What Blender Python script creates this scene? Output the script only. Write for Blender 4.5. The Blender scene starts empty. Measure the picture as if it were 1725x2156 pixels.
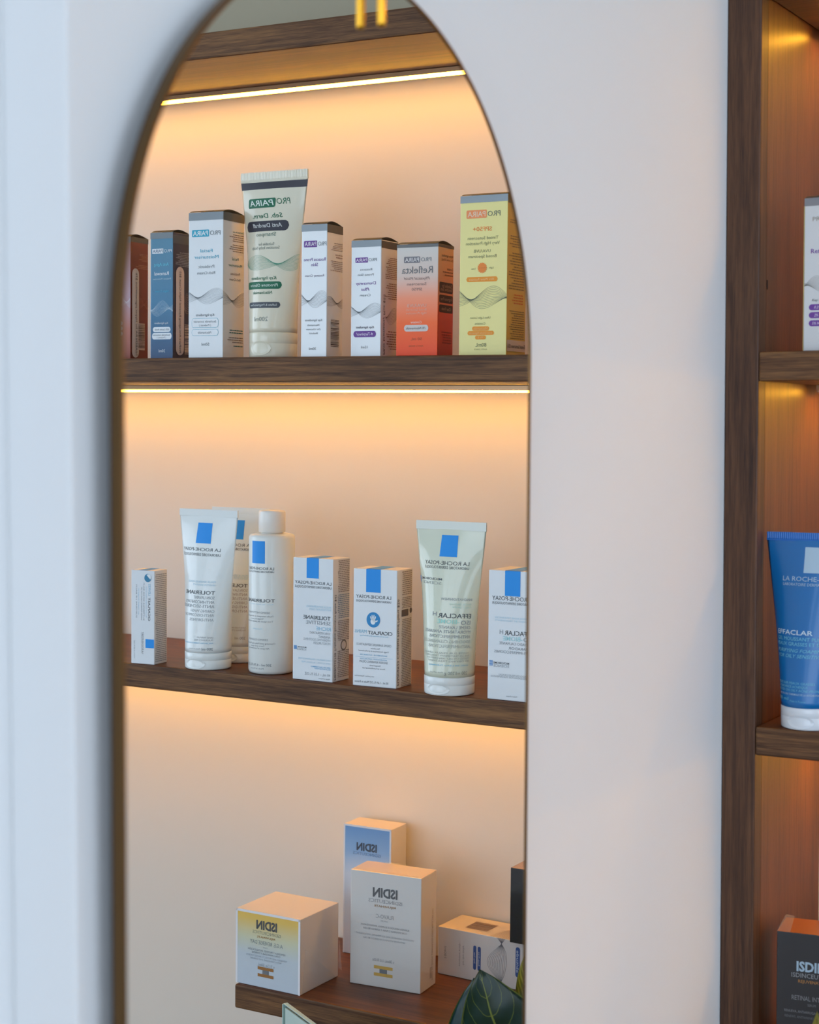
import bpy, bmesh, math, random
from mathutils import Vector, Matrix
random.seed(7)
sc = bpy.context.scene
col = sc.collection
R = math.radians

# ---------------------------------------------------------------- camera
D = 1.55                        # front plane of the shelving
cam_d = bpy.data.cameras.new('camera'); cam = bpy.data.objects.new('camera', cam_d); col.objects.link(cam)
FW, RT, UP = Vector((-0.507051, 0.860504, -0.049320)), Vector((0.861573, 0.507633, -0.000841)), Vector((-0.024313, 0.042920, 0.998783))
cam.matrix_world = Matrix(((RT.x, UP.x, -FW.x, 0.5642), (RT.y, UP.y, -FW.y, 0.0), (RT.z, UP.z, -FW.z, 0.0), (0, 0, 0, 1)))
cam_d.sensor_fit = 'VERTICAL'; cam_d.sensor_height = 36; cam_d.sensor_width = 28.8
cam_d.lens = 3569.5 * 36 / 2156
cam_d.clip_start = .02
cam_d.dof.use_dof = True; cam_d.dof.focus_distance = 1.84; cam_d.dof.aperture_fstop = 7.5
sc.camera = cam

# ---------------------------------------------------------------- world, window light, exposure
w = bpy.data.worlds.new('sky'); sc.world = w; w.use_nodes = True
bg = w.node_tree.nodes['Background']; bg.inputs[0].default_value = (.71, .83, 1.0, 1); bg.inputs[1].default_value = 3.6
pl = bpy.data.lights.new('shopfront_portal', 'AREA'); pl.shape = 'RECTANGLE'; pl.size = 2.9; pl.size_y = 2.2; pl.cycles.is_portal = True
po = bpy.data.objects.new('shopfront_portal', pl); col.objects.link(po); po.location = (1.6, -2.62, .05); po.rotation_euler = (R(90), 0, 0)
p2 = bpy.data.lights.new('added_window_portal', 'AREA'); p2.shape = 'RECTANGLE'; p2.size = 1.9; p2.size_y = 1.9; p2.cycles.is_portal = True
po2 = bpy.data.objects.new('added_window_portal', p2); col.objects.link(po2); po2.location = (3.02, .45, .20); po2.rotation_euler = (0, R(90), 0)  # portal for the added side window
sc.view_settings.view_transform = 'Standard'; sc.view_settings.look = 'None'
sc.view_settings.exposure = 0.0; sc.view_settings.gamma = 1; sc.view_settings.use_curve_mapping = False
LED = 35.0                      # brightness of the warm shelf strips
try:
    sc.cycles.use_denoising = True; sc.cycles.max_bounces = 10; sc.cycles.diffuse_bounces = 6; sc.cycles.sample_clamp_indirect = 6
except Exception: pass

# ---------------------------------------------------------------- materials
def srgb(c):
    if isinstance(c, str): c = tuple(int(c[i:i+2], 16) for i in (0, 2, 4))
    return tuple(((v/255)/12.92 if v/255 <= .04045 else ((v/255+.055)/1.055)**2.4) for v in c) + (1,)
_m = {}
def mat(name, c, rough=.5, metal=0, coat=0, emis=None, es=0, spec=.5, trans=0, sss=0, coat_r=.05):
    if name in _m: return _m[name]
    m = bpy.data.materials.new(name); m.use_nodes = True; b = m.node_tree.nodes['Principled BSDF']
    b.inputs['Base Color'].default_value = srgb(c); b.inputs['Roughness'].default_value = rough; b.inputs['Metallic'].default_value = metal
    b.inputs['Coat Weight'].default_value = coat; b.inputs['Coat Roughness'].default_value = coat_r; b.inputs['Specular IOR Level'].default_value = spec
    b.inputs['Transmission Weight'].default_value = trans
    if sss: b.inputs['Subsurface Weight'].default_value = sss; b.inputs['Subsurface Radius'].default_value = (.004, .004, .004)
    if emis: b.inputs['Emission Color'].default_value = emis; b.inputs['Emission Strength'].default_value = es
    _m[name] = m; return m
def ink(c, rough=.5, metal=0): return mat('ink_' + c, c, rough, metal)
def ramp_mat(name, stops, rough=.4, coat=.3, axis=2, coat_r=.08):
    """printed colour fade along the height of a carton"""
    if name in _m: return _m[name]
    m = mat(name, 'ffffff', rough, 0, coat, coat_r=coat_r); nt = m.node_tree; b = nt.nodes['Principled BSDF']
    tc = nt.nodes.new('ShaderNodeTexCoord'); sp = nt.nodes.new('ShaderNodeSeparateXYZ'); cr = nt.nodes.new('ShaderNodeValToRGB')
    nt.links.new(tc.outputs['Generated'], sp.inputs[0]); nt.links.new(sp.outputs[axis], cr.inputs[0]); nt.links.new(cr.outputs[0], b.inputs['Base Color'])
    while len(cr.color_ramp.elements) < len(stops): cr.color_ramp.elements.new(.5)
    for e, (p, c) in zip(cr.color_ramp.elements, stops): e.position = p; e.color = srgb(c)
    return m
def wood(name, axis, dark, mid, light, rough=.5, seed=0.0, coat=.12):
    if name in _m: return _m[name]
    m = mat(name, mid, rough, 0, coat, coat_r=.3, spec=.3); nt = m.node_tree; N = nt.nodes.new; L = nt.links.new; b = nt.nodes['Principled BSDF']
    tc = N('ShaderNodeTexCoord'); mp = N('ShaderNodeMapping'); L(tc.outputs['Object'], mp.inputs[0])
    s = [230, 230, 230]; s[axis] = 9.0; mp.inputs['Scale'].default_value = s; mp.inputs['Location'].default_value = (seed, seed*1.7, seed*.3)
    n1 = N('ShaderNodeTexNoise'); n1.inputs['Scale'].default_value = 1; n1.inputs['Detail'].default_value = 5; n1.inputs['Distortion'].default_value = .6; L(mp.outputs[0], n1.inputs[0])
    mp2 = N('ShaderNodeMapping'); L(tc.outputs['Object'], mp2.inputs[0]); s = [1500, 1500, 1500]; s[axis] = 45; mp2.inputs['Scale'].default_value = s
    n2 = N('ShaderNodeTexNoise'); n2.inputs['Scale'].default_value = 1; n2.inputs['Detail'].default_value = 3; L(mp2.outputs[0], n2.inputs[0])
    mp3 = N('ShaderNodeMapping'); L(tc.outputs['Object'], mp3.inputs[0]); s = [40, 40, 40]; s[axis] = 4.0; mp3.inputs['Scale'].default_value = s; mp3.inputs['Location'].default_value = (seed*2, 3, seed)
    n3 = N('ShaderNodeTexNoise'); n3.inputs['Scale'].default_value = 1; n3.inputs['Detail'].default_value = 2; L(mp3.outputs[0], n3.inputs[0])
    a = N('ShaderNodeMath'); a.operation = 'MULTIPLY'; a.inputs[1].default_value = .30; L(n2.outputs[0], a.inputs[0])
    a2 = N('ShaderNodeMath'); a2.operation = 'MULTIPLY_ADD'; a2.inputs[1].default_value = .42; L(n1.outputs[0], a2.inputs[0]); L(a.outputs[0], a2.inputs[2])
    a3 = N('ShaderNodeMath'); a3.operation = 'MULTIPLY_ADD'; a3.inputs[1].default_value = .28; L(n3.outputs[0], a3.inputs[0]); L(a2.outputs[0], a3.inputs[2])
    cr = N('ShaderNodeValToRGB'); L(a3.outputs[0], cr.inputs[0]); e = cr.color_ramp.elements
    e[0].position = .36; e[0].color = srgb(dark); e[1].position = .62; e[1].color = srgb(light); x = e.new(.49); x.color = srgb(mid)
    L(cr.outputs[0], b.inputs['Base Color'])
    bp = N('ShaderNodeBump'); bp.inputs['Strength'].default_value = .25; bp.inputs['Distance'].default_value = .0006; L(n2.outputs[0], bp.inputs['Height']); L(bp.outputs[0], b.inputs['Normal'])
    return m
def plaster(name, c, rough=.75):
    m = mat(name, c, rough); nt = m.node_tree; N = nt.nodes.new; L = nt.links.new
    tc = N('ShaderNodeTexCoord'); n = N('ShaderNodeTexNoise'); n.inputs['Scale'].default_value = 700; n.inputs['Detail'].default_value = 3; L(tc.outputs['Object'], n.inputs[0])
    bp = N('ShaderNodeBump'); bp.inputs['Strength'].default_value = .12; bp.inputs['Distance'].default_value = .0005; L(n.outputs[0], bp.inputs['Height']); L(bp.outputs[0], nt.nodes['Principled BSDF'].inputs['Normal'])
    return m
WALL = plaster('white_wall_paint', 'e6e8e8'); WALLB = plaster('white_panel_paint', 'dcd4c8', .6)
WOODH = wood('walnut_across', 0, '352012', '5e4028', '86603a', .6, 1.3, .02)
WOODV = wood('walnut_upright', 2, '301d13', '4e3220', '66442c', .5, 4.1)
WOODS = wood('walnut_side', 2, '49240f', '623617', '70401e', .4, 7.7)
WOODT = wood('walnut_top', 0, '3c1f0c', '5c3217', '744322', .45, 2.9, .08)
WHITEP = mat('white_plastic', 'e4ebea', .28, 0, .4, sss=.0)
CREAMP = mat('cream_plastic', 'e4e0ca', .25, 0, .5)
WHITEC = mat('white_card', 'dfe6ea', .42, 0, .25)

# ---------------------------------------------------------------- helpers
def link(name, me, mats, parent=None, loc=None):
    o = bpy.data.objects.new(name, me); col.objects.link(o)
    for m in (mats if isinstance(mats, (list, tuple)) else [mats]): me.materials.append(m)
    if parent: o.parent = parent
    if loc: o.location = loc
    return o
def root(name, loc, label, cat, group=None, rz=0):
    o = bpy.data.objects.new(name, None); col.objects.link(o); o.location = loc; o.rotation_euler = (0, 0, rz); o.empty_display_size = .02
    o['label'] = label; o['category'] = cat
    if group: o['group'] = group
    return o
def obj_bm(name, bm, mats, parent=None, smooth=False):
    me = bpy.data.meshes.new(name); bm.normal_update(); bm.to_mesh(me); bm.free()
    if smooth:
        for p in me.polygons: p.use_smooth = True
    return link(name, me, mats, parent)
def box(bm, x0, x1, y0, y1, z0, z1, bev=0, seg=2, mi=0):
    vs = [bm.verts.new((x, y, z)) for x in (x0, x1) for y in (y0, y1) for z in (z0, z1)]
    fs = [bm.faces.new([vs[i] for i in q]) for q in ((0, 1, 3, 2), (4, 6, 7, 5), (0, 4, 5, 1), (2, 3, 7, 6), (0, 2, 6, 4), (1, 5, 7, 3))]
    for f in fs: f.material_index = mi
    if bev:
        es = list({e for f in fs for e in f.edges})
        bmesh.ops.bevel(bm, geom=es, offset=bev, segments=seg, profile=.5, affect='EDGES')
def box_obj(name, x0, x1, y0, y1, z0, z1, m, parent=None, bev=0, seg=2):
    bm = bmesh.new(); box(bm, x0, x1, y0, y1, z0, z1, bev, seg); return obj_bm(name, bm, m, parent)
def struct(o, **k):
    o['kind'] = 'structure'; return o
def lathe(bm, prof, n=40, c=(0, 0), mi=0, cap=True):
    rings = []
    for r, z in prof: rings.append([bm.verts.new((c[0]+r*math.cos(2*math.pi*i/n), c[1]+r*math.sin(2*math.pi*i/n), z)) for i in range(n)])
    for a, b in zip(rings, rings[1:]):
        for i in range(n):
            f = bm.faces.new((a[i], a[(i+1) % n], b[(i+1) % n], b[i])); f.material_index = mi
    if cap:
        bm.faces.new(rings[0][::-1]).material_index = mi; bm.faces.new(rings[-1]).material_index = mi

# ---------------------------------------------------------------- printing on faces
_g = {}
def glyphs(s, b=0, it=0):
    k = (s, b, it)
    if k in _g: return _g[k]
    cu = bpy.data.curves.new('t', 'FONT'); cu.body = s; cu.resolution_u = 2; cu.offset = .0085*b; cu.shear = .28*it
    ob = bpy.data.objects.new('t', cu); me = ob.to_mesh()
    vs = [(v.co.x, v.co.y) for v in me.vertices]; fs = [tuple(p.vertices) for p in me.polygons]
    ob.to_mesh_clear(); bpy.data.objects.remove(ob); bpy.data.curves.remove(cu)
    if vs:
        x0 = min(v[0] for v in vs); x1 = max(v[0] for v in vs); vs = [(v[0]-x0, v[1]-.34) for v in vs]; wd = x1-x0
    else: wd = 1
    _g[k] = (vs, fs, wd); return _g[k]

class Art:
    """flat print laid out on one face: x runs x0 (reader's left) to x1, y runs y0 (bottom) to y1; mapper(u, v, off) gives the point on the face"""
    def __init__(s, W, H, x0, x1, y0, y1, mapper, xmap=None):
        s.W, s.H, s.x0, s.x1, s.y0, s.y1, s.mp, s.xm = W, H, x0, x1, y0, y1, mapper, xmap
        s.B, s.k, s.us, s.n = {}, 0, 1.0, 0
    def U(s, x, y=None): return s.xm(x, y) if s.xm else (x-s.x0)/(s.x1-s.x0)*s.W
    def V(s, y): return (y-s.y0)/(s.y1-s.y0)*s.H
    def add(s, pts, faces, c, lay=None, kind='colour_block'):
        if kind == 'colour_block' and (lay or 0) <= 1: s.n += 1; kind = 'colour_block%03d' % s.n
        v, f_, mi, ms = s.B.setdefault(kind, ([], [], [], [])); off = .00012 + .00009*(s.k+(lay or 0)); b = len(v)
        if c not in ms: ms.append(c)
        v += [s.mp(x, y, off) for x, y in pts]; f_ += [tuple(b+i for i in f) for f in faces]; mi += [ms.index(c)]*len(faces)
    def T(s, t, xa, xb, yc, c, h=None, b=0, it=0, lay=2, ys=None):
        vs, fs, wd = glyphs(t, b, it); u0, u1 = s.U(xa, yc), s.U(xb, yc); sx = (u1-u0)/wd
        sy = abs(h/(s.y1-s.y0)*s.H/.70) if h else abs(sx)*s.us*(ys or 1); v0 = s.V(yc)
        s.add([(u0+x*sx, v0+y*sy) for x, y in vs], fs, c, lay, 'lettering')
    def T90(s, t, xc, ya, yb, c, h=None, b=0, it=0, lay=2, turn=1):
        """turn 1: reads upward, -1: reads downward"""
        vs, fs, wd = glyphs(t, b, it); v0, v1 = s.V(ya), s.V(yb); sx = (v1-v0)/wd; u0 = s.U(xc, (ya+yb)/2)
        sy = abs(s.U(xc+h, (ya+yb)/2)-u0)/.70 if h else abs(sx)/s.us
        s.add([(u0-y*sy*turn, v0+x*sx) for x, y in vs], fs, c, lay, 'lettering')
    def strip(s, u0, u1, fl, fh, c, n=14, lay=1, kind='colour_block'):
        P = []; 
        for i in range(n+1):
            t = i/n; u = u0+(u1-u0)*t; P += [(u, fl(t)), (u, fh(t))]
        s.add(P, [(2*i, 2*i+2, 2*i+3, 2*i+1) for i in range(n)], c, lay, kind)
    def rect(s, xa, xb, ya, yb, c, lay=1, n=10):
        u0, u1 = s.U(xa, (ya+yb)/2), s.U(xb, (ya+yb)/2); a, b = s.V(ya), s.V(yb); s.strip(u0, u1, lambda t: a, lambda t: b, c, n, lay)
    def pill(s, xa, xb, ya, yb, c, r=1.0, lay=1, line=0, inner=None):
        u0, u1 = s.U(xa, (ya+yb)/2), s.U(xb, (ya+yb)/2); a, b = sorted((s.V(ya), s.V(yb))); h = (b-a)/2; mid = (a+b)/2; W = abs(u1-u0)*s.us; rr = min(h*r, W/2)
        def hh(t):
            x = min(t, 1-t)*W
            return h if x >= rr else h-rr+math.sqrt(max(0, rr*rr-(rr-x)**2))
        n = 40; s.strip(u0, u1, lambda t: mid-hh(t), lambda t: mid+hh(t), c, n, lay)
        if inner:
            d = line; du = d/s.us*(1 if u1 > u0 else -1); W2 = W-2*d; h2 = h-d; r2 = max(rr-d, 1e-5)
            def h3(t):
                x = min(t, 1-t)*W2
                return h2 if x >= r2 else h2-r2+math.sqrt(max(0, r2*r2-(r2-x)**2))
            s.strip(u0+du, u1-du, lambda t: mid-h3(t), lambda t: mid+h3(t), inner, n, lay+1)
    def poly(s, xc, yc, pts, c, lay=2):
        """pts in metres about the point xc, yc"""
        u, v = s.U(xc, yc), s.V(yc); s.add([(u, v)]+[(u+x/s.us, v+y) for x, y in pts], [(0, i+1, (i+1) % len(pts)+1) for i in range(len(pts))], c, lay)
    def circle(s, xc, yc, r, c, lay=1, n=32): s.poly(xc, yc, [(r*math.cos(2*math.pi*i/n), r*math.sin(2*math.pi*i/n)) for i in range(n)], c, lay)
    def wave(s, xa, xb, ytop, ybot, c, cyc=1.0, ph=0.0, n=12, th=.00022):
        u0, u1 = s.U(xa, ytop), s.U(xb, ytop); a, b = s.V(ytop), s.V(ybot); mid = (a+b)/2; A = abs(a-b)/2
        for i in range(n):
            q = 2*i/(n-1)-1
            f = lambda t, q=q: mid + A*(.86*q*math.cos(2*math.pi*(cyc*t+ph)+.25*q) + .14*math.cos(4*math.pi*(cyc*t+ph)+1))
            s.strip(u0, u1, lambda t: f(t)-th/2, lambda t: f(t)+th/2, c, 44, 1, 'wave_lines')
    def bars(s, xa, xb, ya, yb, c, vert=False, seed=1):
        """barcode; vert: bars stacked up the face"""
        rn = random.Random(seed); t = 0
        while t < .98:
            wd = rn.choice((.012, .02, .03)); 
            if vert: s.rect(xa, xb, ya+(yb-ya)*t, ya+(yb-ya)*min(1, t+wd), c, 2, 1)
            else: s.rect(xa+(xb-xa)*t, xa+(xb-xa)*min(1, t+wd), ya, yb, c, 2, 1)
            t += wd+rn.choice((.012, .02, .035))
    def fine(s, xa, xb, ya, yb, rows, c, seed=3, ragged=.35, lay=2, dens=.42, al='l'):
        """print too fine to read: rows of word-long dashes"""
        rn = random.Random(seed); u0, u1 = s.U(xa, ya), s.U(xb, ya); W = abs(u1-u0); sg = 1 if u1 > u0 else -1; a, b = s.V(ya), s.V(yb); P = []; F = []
        for r in range(rows):
            v = a+(b-a)*(r+.5)/rows; h = abs(b-a)/rows*dens/2; L = W*(1-ragged*rn.random()); x = 0 if al == 'l' else (W-L)/2; e = x+L
            while x < e:
                wl = min(rn.uniform(1.5, 7)*h*1.5, e-x)
                k = len(P); q0, q1 = u0+sg*x, u0+sg*(x+wl); P += [(q0, v-h), (q1, v-h), (q1, v+h), (q0, v+h)]; F.append((k, k+1, k+2, k+3)); x += wl+h*1.1
        s.add(P, F, c, lay, 'fine_print')
    def logo(s, a, b, c0, c1, yc, h, cp, cb, ct):
        """the two-part word: first half plain, second half reversed out of a rounded block"""
        s.T('PRO', a, b, yc, cp, h=h); s.pill(c0, c1, yc+.78*h*(1 if s.y0 > s.y1 else -1), yc-.78*h*(1 if s.y0 > s.y1 else -1), cb, r=.25)
        d = (c1-c0)*.06; s.T('PAIRA', c0+d, c1-d, yc, ct, h=h, b=1)
    def lrp(s, xa, xb, yc, c='5b6670', sub=True, dy=None, h=None):
        s.T('LA ROCHE-POSAY', xa, xb, yc, c, h=h, ys=1.05)
        if sub: s.T('LABORATOIRE DERMATOLOGIQUE', xa, xb, dy, c, ys=1.25)
    def build(s, parent, name=None):
        out = None
        for k in sorted(s.B):
            v, f, mi, ms = s.B[k]; nm = name or k.rstrip('0123456789'); me = bpy.data.meshes.new(nm); me.from_pydata(v, [], f)
            o = link(nm, me, [c if not isinstance(c, str) else ink(c) for c in ms], parent); me.polygons.foreach_set('material_index', mi); me.update(); out = out or o
            if k == 'fine_print': o['kind'] = 'stuff'
        return out

SILVER = mat('silver_foil', '787f83', .3, .7)
def carton(name, label, cat, X, Y, yaw, w_, d, h, z, front, side, top=None, group=None, lid=None, wrap=False):
    a = R(yaw); c = Vector((X, Y, 0)) + Vector((math.cos(a), math.sin(a), 0))*w_/2 + Vector((-math.sin(a), math.cos(a), 0))*d/2
    r = root(name, (c.x, c.y, z+.0002), label, cat, group, a)
    bm = bmesh.new(); box(bm, -w_/2, w_/2, -d/2, d/2, 0, h, .0007, 2)
    bm.normal_update()
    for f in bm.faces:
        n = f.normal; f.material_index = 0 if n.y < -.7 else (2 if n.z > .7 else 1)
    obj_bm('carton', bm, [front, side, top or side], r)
    if lid:
        bm = bmesh.new(); nx, ny = 2, 12; g = []
        for j in range(ny+1):
            t = j/ny; zz = h+.0004+.0034*math.sin(math.pi*t**.75)
            g.append([bm.verts.new((-w_/2+.0006+(w_-.0012)*i/nx, -d/2+.0006+(d-.0012)*t, zz)) for i in range(nx+1)])
        for j in range(ny):
            for i in range(nx): bm.faces.new((g[j][i], g[j][i+1], g[j+1][i+1], g[j+1][i]))
        bmesh.ops.solidify(bm, geom=bm.faces[:], thickness=.0005)
        obj_bm('lid', bm, lid, r)
    fm = lambda u, v, o: (-w_/2+u, -d/2-o, v); sm = lambda u, v, o: (-w_/2-o, d/2-u, v); tm = lambda u, v, o: (-w_/2+u, -d/2+v, h+o)
    F = lambda x0, x1, y0, y1: Art(w_, h, x0, x1, y0, y1, fm)
    S = lambda x0, x1, y0, y1: Art(d, h, x0, x1, y0, y1, sm)
    Tp = lambda x0, x1, y0, y1: Art(w_, d, x0, x1, y0, y1, tm)
    return r, F, S, Tp

def tube(label, X, Y, r_, h, cw, z, yaw, body, capm, crimpm, caph, crh, phi=37, group=None, ribs=True, rib_h=None):
    """squeeze tube standing on its cap"""
    rt = root('squeeze_tube', (X, Y, z+.0002), label, 'tube', group, R(yaw))
    hb = h-crh
    def ab(t):                       # half width and half depth, t from cap (0) to crimp (1)
        t = max(0.0, t)
        k = t**1.15; return r_*(1-k)+cw/2*k, r_*(1-t**1.25)+.0011*t
    def pt(th, t, o=0):
        a, b = ab(t); k = t**2; x = a*((1-k)*math.sin(th)+k*(th/(math.pi/2) if abs(th) <= math.pi/2 else math.copysign(2-abs(th)/(math.pi/2), th)))
        y = -b*math.cos(th); nl = math.hypot(math.sin(th)/max(a, 1e-4), math.cos(th)/max(b, 1e-4)); 
        return x+o*math.sin(th)/a/nl, y-o*math.cos(th)/b/nl, caph+(hb-caph)*t
    bm = bmesh.new(); n = 64; rows = 30; g = []
    for j in range(rows+1):
        t = j/rows; g.append([bm.verts.new(pt(-math.pi+2*math.pi*i/n, t)) for i in range(n)])
    for j in range(rows):
        for i in range(n): bm.faces.new((g[j][i], g[j][(i+1) % n], g[j+1][(i+1) % n], g[j+1][i]))
    bm.faces.new(g[0][::-1]); obj_bm('tube_body', bm, body, rt, True)
    bm = bmesh.new(); m = 90; P = []                                  # crimped end with its fine ridges
    for j, zz in enumerate((hb-.0006, hb+crh*.12, hb+crh*.2, hb+crh)):
        row = []
        for sgn in (-1, 1):
            for i in range(m+1):
                x = -cw/2+cw*(i/m if sgn < 0 else 1-i/m); am = .00035 if (ribs and j >= 2) else 0
                row.append(bm.verts.new((x, sgn*(.0010+(am if i % 2 else 0)), zz)))
        P.append(row)
    for a, b in zip(P, P[1:]):
        k = len(a)
        for i in range(k): bm.faces.new((a[i], a[(i+1) % k], b[(i+1) % k], b[i]))
    bm.faces.new(P[-1]); obj_bm('crimp', bm, crimpm, rt)
    bm = bmesh.new(); rr = r_*1.0
    lathe(bm, [(rr-.0015, 0), (rr-.0003, .0006), (rr, .002), (rr+.0002, caph*.55), (rr+.00005, caph*.56), (rr+.0002, caph*.57), (rr+.0003, caph*.95), (rr-.0003, caph)], 56)
    cp = obj_bm('cap', bm, capm, rt, True)
    # thumb notch of the flip lid
    bm = bmesh.new(); N = []
    for j in range(9):
        for i in range(17):
            u, v = i/16*2-1, j/8*2-1; s_ = math.sqrt(1-.999*min(1, abs(u))**2); th = u*.5; q = (1-u*u)*(1-v*v)
            N.append(bm.verts.new(((rr+.0008-.0016*q)*math.sin(th), -(rr+.0008-.0016*q)*math.cos(th), caph*.36+v*s_*caph*.28)))
    for j in range(8):
        for i in range(16): bm.faces.new((N[j*17+i], N[j*17+i+1], N[(j+1)*17+i+1], N[(j+1)*17+i]))
    obj_bm('thumb_notch', bm, capm, cp, True)
    def art(xc, y0, y1, half):
        """xc: middle of the tube in the layout, half: half its width at the cap; y0, y1 cap top and crimp"""
        ph = R(abs(phi)+yaw*(1 if phi > 0 else -1)); sg = -1 if phi > 0 else 1; Hh = hb-caph
        def xm(x, y):
            t = min(.999, max(0, (y-y0)/(y1-y0))); off = (x-xc)/half*r_; best = (9, 0); last = None
            for i in range(-92, 93):
                px, py, _ = pt(R(i), t); q = sg*px*math.cos(ph)+py*math.sin(ph)
                if last is not None and (q-last)*sg > 0 and abs(q-off) < best[0]: best = (abs(q-off), R(i))
                last = q
            return best[1]
        def mp(u, v, o): return pt(u, v/Hh, o)
        A = Art(1, Hh, 0, 1, y0, y1, mp, xm); A.us = r_; return A
    return rt, art, pt

# ---------------------------------------------------------------- room
struct(box_obj('wall_left', -.12, -.0423, -2.6, 1.95, -1.35, 1.45, WALL))
struct(box_obj('wall_left_panel', -.0422, 0, .631, 1.7616, -1.35, 1.45, WALL, bev=.0012))
struct(box_obj('wall_back', -.0422, 3.1, 1.7617, 1.95, -1.35, 1.45, WALLB))
struct(box_obj('dim_upper_wall_1', -.0420, 2.98, 1.7560, 1.7614, .4343, 1.45, plaster('dim_wall_tone', 'b0a890')))  # added panel; its darker tone stands for the dim light up here
bm = bmesh.new()
box(bm, 3.0, 3.1, -2.6, -.5, -1.35, 1.45); box(bm, 3.0, 3.1, 1.4, 1.7616, -1.35, 1.45); box(bm, 3.0, 3.1, -.5, 1.4, 1.15, 1.45); box(bm, 3.0, 3.1, -.5, 1.4, -1.35, -.75)
struct(obj_bm('wall_right', bm, WALL))
bm = bmesh.new()
for y in (-.498, .43, 1.36): box(bm, 3.03, 3.07, y, y+.038, -.748, 1.148, .002)
struct(obj_bm('added_side_window', bm, mat('dark_window_frame', '2b2c2e', .4, .5)))  # side window added to throw more cool daylight on the mirror wall
struct(box_obj('ceiling', -.12, 3.1, -2.75, 1.95, 1.451, 1.55, WALL))
struct(box_obj('floor', -.12, 3.1, -2.75, 1.95, -1.45, -1.351, mat('floor_boards', '6b5a4c', .4)))
bm = bmesh.new()
box(bm, -.12, .15, -2.75, -2.6005, -1.35, 1.45); box(bm, 3.0, 3.1, -2.75, -2.6005, -1.35, 1.45); box(bm, .15, 3.0, -2.75, -2.6005, 1.15, 1.45); box(bm, .15, 3.0, -2.75, -2.6005, -1.35, -1.05)
struct(obj_bm('wall_front', bm, WALL))
bm = bmesh.new()
for x in (.152, 1.10, 2.05, 2.96): box(bm, x, x+.038, -2.70, -2.65, -1.048, 1.148, .002)
box(bm, .19, 2.96, -2.70, -2.65, 1.11, 1.148); box(bm, .19, 2.96, -2.70, -2.65, -1.048, -1.01)
struct(obj_bm('window_1', bm, mat('dark_window_frame', '2b2c2e', .4, .5)))

# ---------------------------------------------------------------- shelving
Z0T, Z0B, Z1, Z2, Z3, TH, YB = .4341, .4053, .0719, -.2843, -.6400, .0278, 1.7614
XS = .0335; XE = 2.4
sh = root('display_shelving', (.6, 1.65, -1.35), 'walnut wall shelving with lit boards beside the white wall panel', 'shelving')
sh0 = Vector(sh.location)
def part(name, x0, x1, y0, y1, z0, z1, m, bev=.0015, parent=sh):
    o = box_obj(name, x0-sh0.x, x1-sh0.x, y0-sh0.y, y1-sh0.y, z0-sh0.z, z1-sh0.z, m, parent, bev, 2); return o
part('upright', .0004, XS, D, D+.021, -1.349, 1.449, WOODV)
part('side_panel', .0004, XS-.0006, D+.0216, YB, -1.349, 1.449, WOODS, .0006)
mb = part('shelf_pin_hole', XS-.0007, XS-.0003, D+.0225, D+.0255, Z1+.060, Z1+.069, mat('dark_hole', '1c1410', .9), 0)
def shelf(x1, zt, zb):
    o = part('shelf', XS, x1, D, YB, zb, zt, [WOODH, WOODT], .0022)
    for p in o.data.polygons:
        if abs(p.normal.z) > .8: p.material_index = 1
    return o
shelf(XE, Z0T, Z0B); shelf(XE, Z1, Z1-TH); shelf(XE, Z2, Z2-TH); s3 = shelf(.5854, Z3, Z3-TH)

# ---------------------------------------------------------------- warm light strips under the boards
CH = mat('strip_channel', 'c9a078', .3, .85)
DIF = mat('strip_diffuser', 'fff0d8', .4, 0, emis=(1, .46, .028, 1), es=LED)
def strip_light(x1, zt, label):
    yc = D+.168; x0 = .040
    r = root('light_strip', ((x0+x1)/2, yc, zt-.0002), label, 'light strip', 'warm light strips under the boards'); L = (x1-x0)/2
    bm = bmesh.new(); box(bm, -L, L, -.0085, -.0073, -.0055, 0, .0003, 1); box(bm, -L, L, .0073, .0085, -.0058, 0, .0003, 1); box(bm, -L, L, -.0073, .0073, -.0012, 0)
    obj_bm('channel', bm, CH, r)
    bm = bmesh.new(); n = 8; A = []; 
    for x in (-L+.004, L-.004): A.append([bm.verts.new((x, -.0070*math.cos(math.pi*i/n), -.0040-.0042*math.sin(math.pi*i/n))) for i in range(n+1)])
    for i in range(n): bm.faces.new((A[0][i], A[0][i+1], A[1][i+1], A[1][i]))
    bm.faces.new(A[0][::-1]); bm.faces.new(A[1]); bm.faces.new((A[0][0], A[1][0], A[1][-1], A[0][-1]))
    bmesh.ops.recalc_face_normals(bm, faces=bm.faces[:])
    obj_bm('diffuser', bm, DIF, r)
    for s_ in (-1, 1):
        bm = bmesh.new(); x = s_*(L-.002); box(bm, x-.002, x+.002, -.0084, .0084, -.0085, -.0001, .001); obj_bm('end_cap', bm, CH, r)
strip_light(2.3, Z0B, 'warm light strip under the topmost walnut board')
strip_light(2.3, Z1-TH, 'warm light strip under the board that carries the tall shampoo tube')
strip_light(2.3, Z2-TH, 'warm light strip under the board that carries the white tubes with blue squares')

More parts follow.
